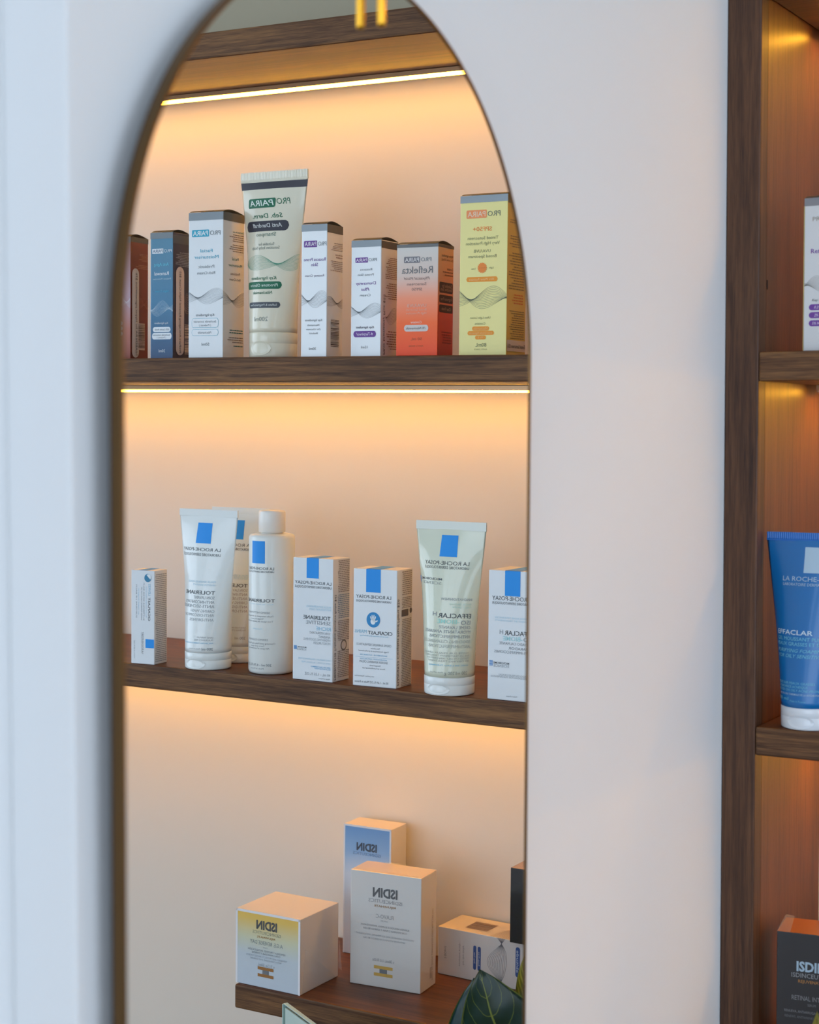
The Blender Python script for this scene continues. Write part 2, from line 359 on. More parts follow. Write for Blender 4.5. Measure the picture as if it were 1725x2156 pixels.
# ---------------------------------------------------------------- arched mirror
n_ = Vector((.99993, .00983, -.00655)).normalized(); upv = (Vector((0, 0, 1))-n_*n_.z).normalized(); yv = upv.cross(n_)
mr = root('arched_mirror', (0, 0, 0), 'tall arched wall mirror with a thin brass rim on the white panel', 'mirror')
zc, Rm, cy, zb = .046, .2275, .8765, -.98
mr.matrix_world = Matrix(((n_.x, yv.x, upv.x, .0159+.0098*.0235-.0065*0), (n_.y, yv.y, upv.y, .8765), (n_.z, yv.z, upv.z, 0), (0, 0, 0, 1)))
def outline(off, n=96):
    r = Rm+off; P = [(-r, zb-off), ]
    P = [(-r*math.cos(math.pi*i/n), zc+r*math.sin(math.pi*i/n)) for i in range(n+1)]
    return P+[(r, zb-off), (-r, zb-off)]
bm = bmesh.new(); a = outline(-.0004); f = bm.faces.new([bm.verts.new((0, y, z)) for y, z in a]); bm.normal_update()
if f.normal.x < 0: f.normal_flip()
gl = obj_bm('mirror_glass', bm, mat('silvered_glass', 'f0f1ef', 0.0, 1.0), mr)
bm = bmesh.new(); prof = [(-.0004, -.0060), (-.0004, .0004), (.0002, .0009), (.0018, .0009), (.0024, .0003), (.0024, -.0060)]
rings = [[bm.verts.new((x, y, z)) for y, z in outline(o)] for o, x in prof]
for q, k in zip(rings, rings[1:]+rings[:1]):
    m_ = len(q)
    for i in range(m_): bm.faces.new((q[i], q[(i+1) % m_], k[(i+1) % m_], k[i]))
bmesh.ops.recalc_face_normals(bm, faces=bm.faces[:])
obj_bm('rim', bm, mat('brushed_brass', '685034', .4, 1.0), mr)
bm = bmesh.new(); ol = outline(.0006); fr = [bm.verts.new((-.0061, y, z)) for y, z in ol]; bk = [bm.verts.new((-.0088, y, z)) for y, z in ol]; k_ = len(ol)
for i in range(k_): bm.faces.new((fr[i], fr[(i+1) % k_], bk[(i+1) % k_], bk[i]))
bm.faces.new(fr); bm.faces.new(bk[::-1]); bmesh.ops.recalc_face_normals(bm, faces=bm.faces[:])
obj_bm('shade_backing', bm, mat('mirror_backing', '38373a', .8), mr)  # dark strip brought out towards the rim to deepen the shade there
for z in (-.90, .10):
    for y in (-.12, .12):
        bm = bmesh.new(); box(bm, -.0159 if z > 0 else -.0092, -.0089, y-.02, y+.02, z-.02, z+.02); obj_bm('wall_spacer', bm, mat('mirror_backing', '38373a', .8), mr)
# brass rod lamp hanging in front of the mirror's crown
rd = root('brass_wall_lamp', (0.0005, .8822, .36), 'thin brass rod hanging in front of the crown of the arched mirror', 'wall lamp')
BR = mat('polished_brass', 'd9a234', .22, 1.0)
bm = bmesh.new(); lathe(bm, [(.0008, -.1190), (.0022, -.1184), (.0028, -.1165), (.0028, .02)], 20, (.0246, 0)); obj_bm('rod', bm, BR, rd, True)
bm = bmesh.new(); box(bm, 0, .0275, -.003, .003, .014, .020, .001); obj_bm('bracket_arm', bm, BR, rd)
bm = bmesh.new(); box(bm, 0, .004, -.02, .02, -.003, .037, .0015); obj_bm('wall_plate', bm, BR, rd)

# ---------------------------------------------------------------- upper board: cartons and the tall tube
GR, TEAL, CY, PU, OR = '7b8388', '1a6d72', '2fa9c6', '6d3f97', 'f08a2e'
PA = dict(cat='box', group='treatment cartons on the upper board')
LIDC = mat('grey_card', '6a6a68', .5)
def paira(name, label, X, Y, yaw, w_, d, h, front, side, z=Z1):
    return carton('skincare_box', label, 'box', X, Y, yaw, w_, d, h, z, front, side, None, PA['group'], LIDC)

# dark red box, half hidden by the mirror rim
r, F, S, Tp = paira('', 'dark red-brown carton with a white price sticker, beside the navy carton', .7567, 1.575, -1.6, .034, .0345, .1433,
    ramp_mat('red_fade', [(0, '8a3a22'), (.25, 'b06a5a'), (.5, 'b79aa5'), (1, '9a6a62')]), mat('rust_card', '7a3320', .4, 0, .3))
A = F(410, 270, 1518, 415); A.rect(410, 270, 415, 470, SILVER); A.T('PRO', 372, 345, 580, 'd9d4da', h=36); A.T('P', 370, 352, 675, 'd9d4da'); A.T('N', 358, 338, 808, 'e6e2e6')
for y in (1195, 1240, 1288): A.pill(362, 285, y-20, y+20, 'c3cdd6')
A.wave(410, 270, 930, 1060, 'd5d8df', .8, .1); A.build(r)
A = S(583, 412, 1520, 430); A.rect(583, 412, 430, 475, '565c60'); A.fine(575, 490, 570, 640, 6, 'a4745f', 4); A.fine(575, 462, 668, 710, 3, 'a4745f', 5)
A.wave(583, 425, 965, 1090, 'a86a58', .8, .55); st = A.build(r)
A = S(583, 412, 1520, 430); A.k = 3; A.rect(548, 480, 1195, 1435, 'c9bdb6', 0); A.bars(546, 484, 1205, 1425, '3a2420', True, seed=4); A.build(r, 'barcode')
A = S(583, 412, 1520, 430); A.k = 5; A.pill(490, 424, 708, 1505, 'd8d2cc', .2, 0); ps = A.build(r, 'price_sticker')
A = S(583, 412, 1520, 430); A.k = 6; A.T90('NIABEN RA for Hyper pigmentation $76', 466, 1485, 748, '3c3230', h=17); A.build(ps)

# navy box
r, F, S, Tp = paira('', 'glossy navy anti aging night cream carton with two white pills', .6930, 1.5728, -.2, .0325, .0335, .1456,
    ramp_mat('navy_fade', [(0, '1d4a78'), (.45, '3d7ea4'), (1, '4f88a4')], .16, 1.0), mat('navy_card', '23263f', .3, 0, .5))
A = F(445, 258, 1615, 590); A.rect(445, 258, 590, 640, SILVER, n=1); A.rect(366, 274, 720, 760, 'e6edf2'); A.T('PRO', 437, 371, 740, 'd4e0e8', h=26); A.T('PAIRA', 361, 279, 740, '2b5c80', h=26, b=1)
A.T('Anti Aging', 412, 290, 848, '6fd0e8', h=26); A.T('Renewal', 412, 293, 922, 'f2f6f9', h=30); A.T('Probiotic Moisturiser', 430, 280, 966, 'b8d4e2'); A.T('Night Cream', 410, 300, 1066, '4fb6d8')
A.wave(445, 258, 1145, 1275, 'c4dcea', .6, -.33); A.T('Key Ingredients', 408, 293, 1325, 'dfe8ee', it=1); A.pill(428, 280, 1358, 1398, 'e4ecf1'); A.T('10% Lactic Acid', 415, 300, 1378, '4b6072', lay=3)
A.pill(436, 274, 1406, 1458, 'e4ecf1', .8); A.T('Saccharide isomerate', 424, 284, 1422, '4b6072', lay=3); A.T('( Prebiotic )', 390, 315, 1443, '4b6072', lay=3); A.T('30ml', 382, 330, 1552, 'e4ecf1'); A.build(r)
A = S(600, 445, 1620, 570); A.rect(600, 445, 590, 660, '4d5258'); A.T('Directions for use', 590, 505, 733, 'aab2bb', b=1); A.fine(590, 465, 745, 850, 8, '8f95a0', 8)
A.wave(600, 540, 1060, 1260, 'b9a79e', .4, .3); A.build(r)
A = S(600, 445, 1620, 570); A.k = 3; A.bars(592, 548, 1330, 1580, 'c2b4aa', True, seed=9); A.build(r, 'barcode')
A = S(600, 445, 1620, 570); A.k = 5; A.pill(542, 470, 852, 1590, 'd8c4b8', .25, 0); ps = A.build(r, 'price_sticker')
A = S(600, 445, 1620, 570); A.k = 6; A.T90('ProPaira Anti-ageing Renewal Night Cream $65', 507, 1568, 890, '44383a', h=17); A.build(ps)

# facial moisturiser
WP = mat('pearl_card', 'dfe4e6', .32, .12, .5)
r, F, S, Tp = paira('', 'white facial moisturiser carton with cyan wordmark, left of the shampoo tube', .6181, 1.5675, -3, .0465, .0448, .1649, WP, mat('pearl_card_lit_side', 'dfdcd8', .4, 0, .2))  # side colour warmed to carry the strip light
A = F(570, 105, 2045, 112); A.rect(570, 105, 112, 216, SILVER); A.logo(532, 392, 380, 150, 388, 60, GR, CY, 'eef6f8')
A.T('Facial', 428, 265, 620, CY, h=44); A.T('Moisturiser', 508, 178, 703, CY, h=44); A.T('Prebiotic', 452, 235, 830, GR, h=40); A.T('Rich Cream', 462, 222, 915, GR, h=38)
A.wave(570, 105, 1120, 1338, '7d868c', .555, -.167, 13); A.T('Key Ingredients', 457, 205, 1472, GR, it=1, b=1)
A.pill(510, 150, 1515, 1642, '63b8cf', .5, 1, .00035, WP); A.T('Saccharide isomerate', 485, 178, 1560, GR, it=1, lay=4); A.T('( Prebiotic )', 412, 250, 1610, GR, it=1, lay=4)
A.pill(510, 150, 1662, 1750, '63b8cf', .8, 1, .00035, WP); A.T('Niacinamide', 418, 235, 1706, GR, it=1, lay=4); A.T('50ml', 388, 285, 1862, '6f787d', h=40); A.build(r)
A = S(858, 572, 2050, 125); A.rect(858, 572, 125, 235, '565450'); A.T('Directions for use', 845, 700, 368, TEAL, b=1); A.fine(845, 630, 395, 505, 4, '8a7a70', 2); A.fine(845, 640, 530, 640, 4, '8a7a70', 6)
A.T('Facial', 778, 690, 728, TEAL, h=40); A.T('Moisturiser', 826, 640, 812, TEAL, h=38); A.T('Prebiotic', 796, 668, 925, '6d6560', h=38); A.T('Rich Cream', 803, 655, 1000, '6d6560', h=34)
A.wave(858, 572, 1165, 1375, '5f5a58', .55, -.073, 13); A.fine(838, 640, 1660, 1725, 2, TEAL, 3); A.fine(838, 625, 1760, 1850, 3, '8a7a70', 7); A.fine(838, 712, 1870, 1900, 1, TEAL, 3, 0); A.build(r)

# rosacea prone skin
r, F, S, Tp = paira('', 'slim pearl white rosacea cream carton with purple wordmark and a barcode on its side', .4811, 1.5704, -2.9, .0323, .0355, .1450, WP, mat('pearl_card_lit_side', 'dfdcd8'))
A = F(238, 52, 1283, 318); A.rect(238, 52, 318, 368, SILVER); A.logo(232, 172, 165, 70, 460, 30, GR, PU, 'e8e4ee'); A.T('Rosacea Prone', 228, 70, 573, PU, h=24); A.T('Skin', 172, 124, 610, PU, h=24)
A.T('Rosaway Cream', 217, 78, 690, '8a8496', h=18); A.wave(238, 52, 800, 930, '5c646a', .555, -.167, 13); A.T('Key Ingredients', 207, 80, 1014, '8a8f94', it=1, b=1)
for s_, a, b, y in (('Niacinamide', 187, 98, 1050), ('Zinc Gluconate', 197, 90, 1080), ('Bisabolol', 175, 112, 1110)): A.T(s_, a, b, y, '8a8f94', it=1)
A.T('30ml', 163, 112, 1222, '80868a', h=20); A.build(r)
A = S(355, 238, 1283, 325); A.rect(355, 238, 325, 385, '4c4a48'); A.T('Directions for use', 352, 290, 455, '6b5a55', b=1); A.fine(352, 258, 465, 510, 4, '9a8780', 2); A.fine(352, 280, 530, 565, 2, '9a8780', 5); A.fine(352, 256, 580, 660, 6, '9a8780', 8)
A.wave(355, 238, 840, 925, '5c5754', .55, .038, 13, .0002); A.build(r)
A = S(355, 238, 1283, 325); A.k = 3; A.bars(328, 266, 1010, 1205, '453634', True, seed=2); A.build(r, 'barcode')

# rosacea demaway plus
r, F, S, Tp = paira('', 'white rosacea carton with purple pill and upright price print, beside the orange carton', .4133, 1.5719, -.4, .0374, .0397, .1252, WP, mat('pearl_card_lit_side', 'dfdcd8'))
A = F(525, 65, 1885, 112); A.rect(525, 65, 112, 215, SILVER); A.logo(455, 332, 322, 128, 412, 50, GR, PU, 'e8e4ee'); A.T('Rosacea', 386, 202, 556, GR, h=36); A.T('Prone Skin', 410, 167, 636, GR, h=36)
A.T('Demaway', 445, 138, 765, PU, h=46); A.T('Plus', 346, 220, 857, PU, h=46, b=1, it=1); A.T('Cream', 366, 203, 947, GR, h=38); A.wave(525, 65, 1070, 1310, '6c757b', .555, -.167, 13)
A.T('Key Ingredient', 423, 142, 1436, '5e5c6a', it=1, b=1); A.pill(455, 106, 1494, 1588, PU, .9); A.T('4-Terpineol', 412, 155, 1540, 'e4daee', it=1, b=1, lay=3); A.T('15ml', 325, 228, 1740, '80868a', h=40); A.build(r)
A = S(830, 525, 1885, 112); A.rect(830, 525, 125, 235, '4c4642'); A.fine(822, 585, 360, 700, 12, '8f746a', 2); A.fine(822, 585, 750, 1010, 8, '8f746a', 6); A.wave(830, 600, 1130, 1400, '5a4744', .5, -.23, 11)
A.fine(822, 610, 1480, 1780, 8, '8f746a', 9); A.T90('PRO Demaway Plus $55', 580, 1850, 935, '3f3132', h=30); A.build(r)

# orange reflecting sunscreen
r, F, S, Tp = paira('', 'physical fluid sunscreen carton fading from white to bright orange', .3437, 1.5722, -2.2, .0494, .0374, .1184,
    ramp_mat('orange_fade', [(0, 'ff4a08'), (.30, 'ff6c26'), (.52, 'fb9a74'), (.72, 'e0cabe'), (1, 'd8d8d2')], .5, .05), ramp_mat('orange_fade_lit_side', [(0, 'b8200a'), (.38, 'd4380e'), (.6, 'd98350'), (1, 'cfa468')], .4))  # side repeats the front fade, darkened and warmed for its light
A = F(1385, 750, 1885, 175); A.rect(1385, 750, 175, 225, '6c6f70'); A.logo(1277, 1122, 1108, 862, 412, 62, GR, '7c7a80', 'e0dcda'); A.T('Reflekta', 1303, 830, 567, '6d6f72', h=108)
A.T('Physical Fluid', 1258, 862, 697, '8a7670', h=44, it=1); A.T('Sunscreen', 1208, 912, 782, '8a7670', h=44); A.T('SPF50', 1142, 985, 863, '8a7670', h=42); A.T('UVA/UVB', 1212, 915, 1112, 'e8b8a4', h=50, b=1)
A.T('Broad Spectrum', 1214, 900, 1174, 'edb9a0', h=32); A.T('High Protection', 1212, 903, 1228, 'edb9a0', h=32); A.T('Contains', 1142, 974, 1366, 'ffe2d2', it=1, b=1, h=36); A.pill(1245, 872, 1408, 1508, 'd9d2ce', .9)
A.T('1% Niacinamide', 1202, 905, 1458, '6e6a6a', it=1, lay=3); A.T('50 mL', 1146, 978, 1622, 'b0552e', h=44); A.T('AUST L 404306', 1172, 948, 1730, 'c0622f'); A.build(r)
A = S(1612, 1390, 1885, 200); A.rect(1612, 1390, 200, 248, '5a5048'); A.T('Active ingredient:', 1602, 1435, 365, '6b5138', b=1); A.T('Zinc oxide 200mg/g', 1602, 1432, 425, '6b5138'); A.T('Contains:', 1600, 1510, 560, '6b5138', b=1); A.fine(1598, 1440, 590, 680, 2, '8b5c40', 3)
for a, b in ((768, 930), (960, 1080), (1108, 1225)): A.pill(1600, 1408, a, b, '3f211c', .35)
A.T('Suitable for', 1580, 1440, 822, 'b58a74', lay=3); A.T('Sensitive Skin', 1588, 1425, 874, 'b58a74', lay=3); A.T('Fragrance Free', 1590, 1425, 1020, 'b58a74', lay=3); A.T('Clear Finish', 1570, 1440, 1168, 'b58a74', lay=3)
A.fine(1585, 1430, 1500, 1700, 5, '8f2410', 3); A.build(r)

# yellow sunscreen
r, F, S, Tp = paira('', 'tall pale yellow tinted sunscreen carton with an orange sun emblem', .2625, 1.5717, .3, .0555, .045, .1658,
    mat('yellow_card', 'efe592', .38, 0, .15), mat('yellow_card_lit_side', 'd6a63a', .42, 0, .2))  # golden side is the yellow card with warm light painted in
A = F(706, 104, 2095, 80); A.rect(706, 104, 80, 170, SILVER); A.logo(613, 452, 441, 184, 315, 66, '6b7464', 'f7955a', 'f3d7b8'); A.T('SPF50+', 508, 268, 503, 'f08d3c', h=54, b=1)
A.T('Tinted Sunscreen', 590, 203, 615, '7f8560', h=40); A.T('Very High Protection', 608, 182, 682, '7f8560', h=40); A.T('UVA/UVB', 496, 282, 780, '7f8560', h=38); A.T('Broad Spectrum', 570, 213, 845, '7f8560', h=38)
pts = []
for i in range(32): q = .0058 if i % 2 == 0 else .0047; pts.append((q*math.cos(math.pi*i/16), q*math.sin(math.pi*i/16)))
A.poly(392, 992, pts, 'f08a30'); A.fine(435, 350, 985, 1000, 1, 'd8762a', 3, 0, 3); A.T('Light', 535, 478, 992, '8c8c60'); A.T('Tone', 315, 255, 1000, '8c8c60')
A.pill(588, 192, 1104, 1166, 'f09a20', .9); A.T('4hrs Water Resistant', 545, 225, 1135, 'f6c27a', b=1, lay=3); A.wave(706, 104, 1222, 1522, '5e6a58', .625, -.234, 13, .00028)
A.T('Ultra Light Lotion', 503, 246, 1618, '8a8c62'); A.T('Contains', 440, 308, 1692, '8a8c62', h=30); A.pill(490, 272, 1728, 1782, 'f09a20'); A.T('Niacinamide', 470, 292, 1755, 'f6c27a', lay=3); A.pill(552, 214, 1785, 1838, 'f09a20')
A.T('Iron Oxide Pigments', 525, 240, 1812, 'f6c27a', lay=3); A.pill(450, 312, 1843, 1892, 'f09a20'); A.T('Vit. E', 415, 350, 1868, 'f6c27a', lay=3); A.T('80mL', 457, 318, 1960, '7d7f58', h=48); A.T('AUST L 394673', 466, 303, 2018, '9a9a68'); A.build(r)
A = S(1130, 712, 2095, 80); A.rect(1130, 712, 80, 190, '7b6a3c'); A.fine(950, 740, 380, 440, 2, '96743a', 3); A.fine(1050, 745, 580, 740, 5, '96743a', 4); A.fine(1080, 740, 790, 1270, 14, '96743a', 5)
A.fine(1060, 780, 1310, 1450, 4, 'cc6a22', 6); A.fine(1090, 740, 1520, 1890, 13, '96743a', 8); A.build(r)
A = S(1130, 712, 2095, 80); A.k = 3; A.rect(1120, 720, 1900, 2040, 'd2b9a0', 0); ps = A.build(r, 'price_sticker')
A = S(1130, 712, 2095, 80); A.k = 4; A.T('Tinted Sunscreen $55', 1112, 732, 1975, '4a3a34', h=48); A.build(ps)

# shampoo tube
rt, art, pt = tube('tall cream shampoo tube with green lettering, a dark band and a dark pill', .5678, 1.595, .0272, .2101, .0907, Z1, 0, CREAMP, CREAMP, CREAMP, .0285, .0100, 35)
A = art(1277, 1400, 160, 200)
A.strip(-math.pi/2, math.pi/2, lambda t: A.V(228), lambda t: A.V(170), '3a3a44', 40, 0); A.strip(math.pi/2, 3*math.pi/2, lambda t: A.V(228), lambda t: A.V(170), '3a3a44', 40, 0)
G = '176a4c'; A.pill(1288, 1070, 305, 383, G, .35); A.T('PRO', 1410, 1295, 335, G, h=50, it=1); A.T('PAIRA', 1275, 1085, 343, 'e4eee6', h=48, b=1, it=1)
A.T('Seb. Derm.', 1348, 1105, 450, G, h=38, b=1, it=1); A.pill(1398, 1060, 493, 578, '33333f', .95); A.T('Anti Dandruff', 1345, 1103, 530, 'd8dcda', h=34, b=1, it=1, lay=3); A.T('Shampoo', 1292, 1133, 603, '5d7f74', h=32)
A.T('Suitable for', 1278, 1148, 684, '7b8a84', h=24); A.T('Sensitive Itchy Scalp', 1323, 1102, 714, '7b8a84', h=24); A.wave(1485, 1052, 768, 912, '4d9a80', .85, -.06, 13, .00026)
A.T('Key Ingredients', 1296, 1095, 962, G, b=1, it=1, h=26); A.pill(1342, 1072, 992, 1052, G); A.T('Piroctone Olamine', 1310, 1090, 1020, 'cfe4d8', b=1, it=1, lay=3, h=24); A.T('Niacinamide', 1266, 1110, 1080, G, b=1, it=1, h=24)
A.pill(1330, 1080, 1158, 1206, '4a5058'); A.T('Sulfate & Fragrance Free', 1303, 1090, 1181, 'c8cfce', b=1, lay=3); A.T('200ml', 1230, 1120, 1295, '848f8a', h=36); A.build(rt)

# ---------------------------------------------------------------- middle board: white tubes and cartons
BL = '0090e8'; TX = '4f575d'; LT = '8fc3dc'; G2 = '8f989e'
MG = 'white and blue cream packs on the middle board'
def wbox(label, X, Y, yaw, w_, d, h): return carton('skincare_box', label, 'box', X, Y, yaw, w_, d, h, Z2, WHITEC, mat('white_card_lit_side', 'd9d9d8', .5), mat('white_card_lit_top', 'e4dfda', .5), MG)  # warm strip light is put into the side and top colours
r, F, S, Tp = wbox('small white lip balm carton with upright print and a blue square near its foot', .7039, 1.5537, -4.8, .032, .027, .1099)
A = F(340, 130, 1593, 712); A.x1 = 112
A.circle(276, 782, .0048, '2b7fa8'); A.poly(283, 775, [(.0036*math.cos(math.pi*i/8+.8), .0036*math.sin(math.pi*i/8+.8)) for i in range(9)], 'e6eef2', 3)
A.T90('CICAPLAST', 290, 1185, 965, TX, h=20, b=1); A.T90('L\u00c8VRES', 292, 945, 835, LT, h=20); A.T90('Baume barri\u00e8re r\u00e9parateur', 262, 1150, 860, LT, h=9)
A.fine(0, 0, 0, 0, 0, G2) if 0 else None
A.T90('BUTTERMILK REPAIR BALM', 238, 1180, 830, G2, h=11); A.T90('BARRIER REPAIRING CREAM FOR LIPS', 215, 1180, 870, G2, h=11); A.T90('dry, chapped, damaged lips', 188, 1130, 880, LT, h=9); A.T90('SURGRAS LIP BALM', 165, 1160, 850, G2, h=11); A.T90('7.5ml e 0.25 FL.OZ', 145, 1545, 1375, '777f85', h=10)
A.rect(338, 254, 1356, 1438, BL); A.T90('LA ROCHE-POSAY', 228, 1495, 1290, TX, h=13); A.T90('LABORATOIRE DERMATOLOGIQUE', 214, 1490, 1290, G2, h=7); A.build(r)
A = S(462, 350, 1580, 705); 
for k in range(6): A.T90('', 0, 0, 1, G2) if 0 else None
A.fine(455, 355, 735, 1560, 46, '8c8f92', 5, .12); A.build(r)
A = Tp(325, 103, 718, 690); A.rect(255, 175, 718, 690, BL); A.build(r)

def lrp_box_top(F): pass
r, F, S, Tp = wbox('white moisturiser carton with a blue tab over its top edge, right of the round bottle', .4603, 1.5546, 1.1, .0526, .0339, .1355)
A = F(328, 55, 1228, 378); A.rect(231, 148, 378, 517, BL); A.lrp(317, 68, 549, TX, True, 578, h=22); A.T('PEAUX INTOL\u00c9RANTES', 315, 148, 712, 'b4d6e6'); A.T('INTOLERANT SKIN', 315, 170, 730, 'b4d6e6')
A.T('TOLERIANE', 313, 128, 788, '444c52', h=26, b=1); A.T('SENSITIVE', 313, 146, 822, G2, h=26); A.T('RICHE', 315, 216, 862, LT, h=26); A.T('SOIN HYDRATANT', 313, 170, 893, G2, h=17); A.T('APAISANT', 313, 232, 918, G2, h=17)
A.T('HYDRATING SOOTHING', 313, 130, 940, 'a5adb2', h=17); A.T('MOISTURIZER', 313, 196, 963, 'a5adb2', h=17); A.T('MICROBIOME', 150, 90, 1000, '5d656b', b=1); A.T('SCIENCE', 150, 86, 1015, G2); A.rect(84, 64, 992, 1018, '5c8fc4')
A.T('SANS PARFUM / FRAGRANCE FREE', 315, 95, 1078, 'b4d6e6'); A.T('SANS ALCOOL / ALCOHOL FREE', 315, 118, 1100, 'b4d6e6'); A.T("AVEC DE L'EAU THERMALE", 315, 182, 1128, '6aaed6', b=1); A.T('DE LA ROCHE-POSAY', 315, 206, 1140, '6aaed6', b=1)
A.T('40 mL - 1.35 FL.OZ', 315, 140, 1180, G2, h=18); A.T('Made in France', 312, 236, 1207, '7c858a'); A.build(r)
A = S(443, 332, 1225, 375); A.fine(440, 362, 385, 610, 18, '8a8587', 4, .1, dens=.5); A.fine(440, 362, 620, 790, 13, '8497a8', 5, .1, dens=.5); A.fine(440, 362, 800, 945, 12, '8a8587', 6, .1, dens=.5); A.fine(440, 362, 1010, 1200, 15, '8a8587', 7, .1, dens=.5)
A.circle(405, 978, .0062, '6c6a6a'); A.circle(405, 978, .0045, 'c9c6c6', 2); A.T90('MB080265100 Toleriane Sensitive Riche $42', 349, 1210, 620, '3c3d40', h=12); A.build(r)
A = Tp(328, 55, 0, 10); A.rect(231, 148, 0, 10, BL); A.build(r)

r, F, S, Tp = wbox('white hand cream carton with a round blue hand emblem', .3806, 1.5561, -2.6, .0530, .0367, .1275)
A = F(768, 468, 1272, 450); A.rect(656, 556, 450, 612, BL); A.lrp(728, 488, 644, TX, True, 674, h=24); A.circle(608, 803, .0083, '1e86c4')
H = []
A.poly(606, 815, [(.0030*math.cos(i*math.pi/6), .0034*math.sin(i*math.pi/6)) for i in range(12)], 'eaf2f6', 2)
for dx, dz, L, an in ((-.0022, .0022, .0040, 15), (-.0008, .0028, .0048, 5), (.0008, .0028, .0046, -6), (.0021, .0021, .0040, -16), (-.0030, -.0004, .0034, 55)):
    ca, sa = math.cos(R(an)), math.sin(R(an)); q = []
    for i in range(12):
        t = 2*math.pi*i/12; x = .00062*math.cos(t); y = L/2*math.sin(t)+L/2; q.append((dx+x*ca-y*sa, dz+x*sa+y*ca))
    A.poly(606, 815, q, 'eaf2f6', 2)
A.T('CICAPLAST', 740, 572, 893, '3f474d', h=24, b=1); A.T('MAINS', 562, 480, 888, LT, h=24); A.T("Avec de l'eau thermale de La Roche-Posay", 712, 515, 916, '8fc3dc', b=1)
A.T('CREME BARRIERE REPARATRICE', 733, 492, 978, G2, h=16); A.T('Mains ab\u00eem\u00e9es', 655, 592, 1003, '858d93', h=11); A.T('Usage domestique et professionnel', 715, 508, 1022, '858d93', h=11); A.rect(744, 482, 1066, 1067.5, '7fb7d6')
A.T('NIACINAMIDE 4% - GLYCERINE 30%', 705, 518, 1050, '7fb7d6', b=1); A.T('ANTI-IRRITATION / ANTI-FRICTION', 705, 518, 1079, '7fb7d6', b=1); A.T('BARRIER REPAIRING CREAM', 707, 515, 1098, G2, h=16); A.T('Damaged hands', 660, 585, 1122, '858d93', h=11); A.T('Home and professional use', 692, 533, 1142, '858d93', h=11)
A.T('sans parfum / fragrance free', 615, 482, 1200, '6d757b', h=9); A.T('50 ml - 1.69 FL.OZ Made in France', 715, 482, 1240, '6d757b', h=15); A.build(r)
A = S(872, 770, 1265, 450); A.fine(865, 800, 460, 630, 12, '8a8587', 4, .1, dens=.45); A.fine(865, 800, 640, 720, 7, '8a8587', 5, .1, dens=.5); A.fine(865, 800, 790, 1260, 40, '8a8587', 6, .1, dens=.5); A.pill(845, 800, 728, 775, '5c5a5c', .2); A.circle(861, 742, .0030, '5c5a5c')
A.T90('MA006923 Cicaplast Hand Mains $26', 780, 1245, 650, '3c3d40', h=13); A.build(r)
A = Tp(768, 468, 0, 10); A.rect(656, 556, 0, 10, BL); A.build(r)

r, F, S, Tp = wbox('white acne care carton with a blue tab, cut off by the mirror edge', .2138, 1.5541, .1, .0564, .0500, .1345)
A = F(1735, 1392, 1370, 452); A.rect(1613, 1506, 452, 630, BL); A.lrp(1710, 1418, 648, TX, True, 682, h=30); A.T('SKIN WITH ACNE TENDENCIES', 1710, 1440, 785, 'b4d6e6', h=12); A.T('DRIED OUT BY TREATMENTS', 1710, 1440, 805, 'b4d6e6', h=12)
A.T('EFFACLAR', 1700, 1508, 890, '444c52', h=32, b=1); A.T('H', 1497, 1474, 887, G2, h=32); A.T('ISO', 1702, 1640, 930, G2, h=32); A.T('-BIOME', 1632, 1497, 930, 'a8dbe0', h=32, b=1); A.T('CUIDADO CALMANTE', 1702, 1472, 965, '858d93', h=19); A.T('REPARADOR', 1702, 1537, 998, '858d93', h=19); A.T('ANTI-IMPERFECCIONES', 1702, 1438, 1026, '858d93', h=19)
A.T('MICROBIOME', 1543, 1432, 1108, '5d656b', b=1); A.T('SCIENCE', 1543, 1434, 1128, G2, h=18); A.rect(1428, 1404, 1094, 1132, '6d9bd0')
for i in range(4):
    for j in range(5): 
        if (i*3+j*2) % 3: A.rect(1427-i*6, 1423-i*6, 1096+j*7, 1100+j*7, 'c9dcf0', 3, 1)
A.T('TESTADO EN PIELES GRASAS', 1700, 1470, 1190, 'a5adb2'); A.T('SENSIBILIZADAS POR TRATAMIENTOS', 1700, 1415, 1205, 'a5adb2'); A.T('Made in France', 1600, 1525, 1338, '7c858a'); A.build(r)
A = Tp(1735, 1392, 0, 10); A.rect(1613, 1506, 0, 10, BL); A.build(r)

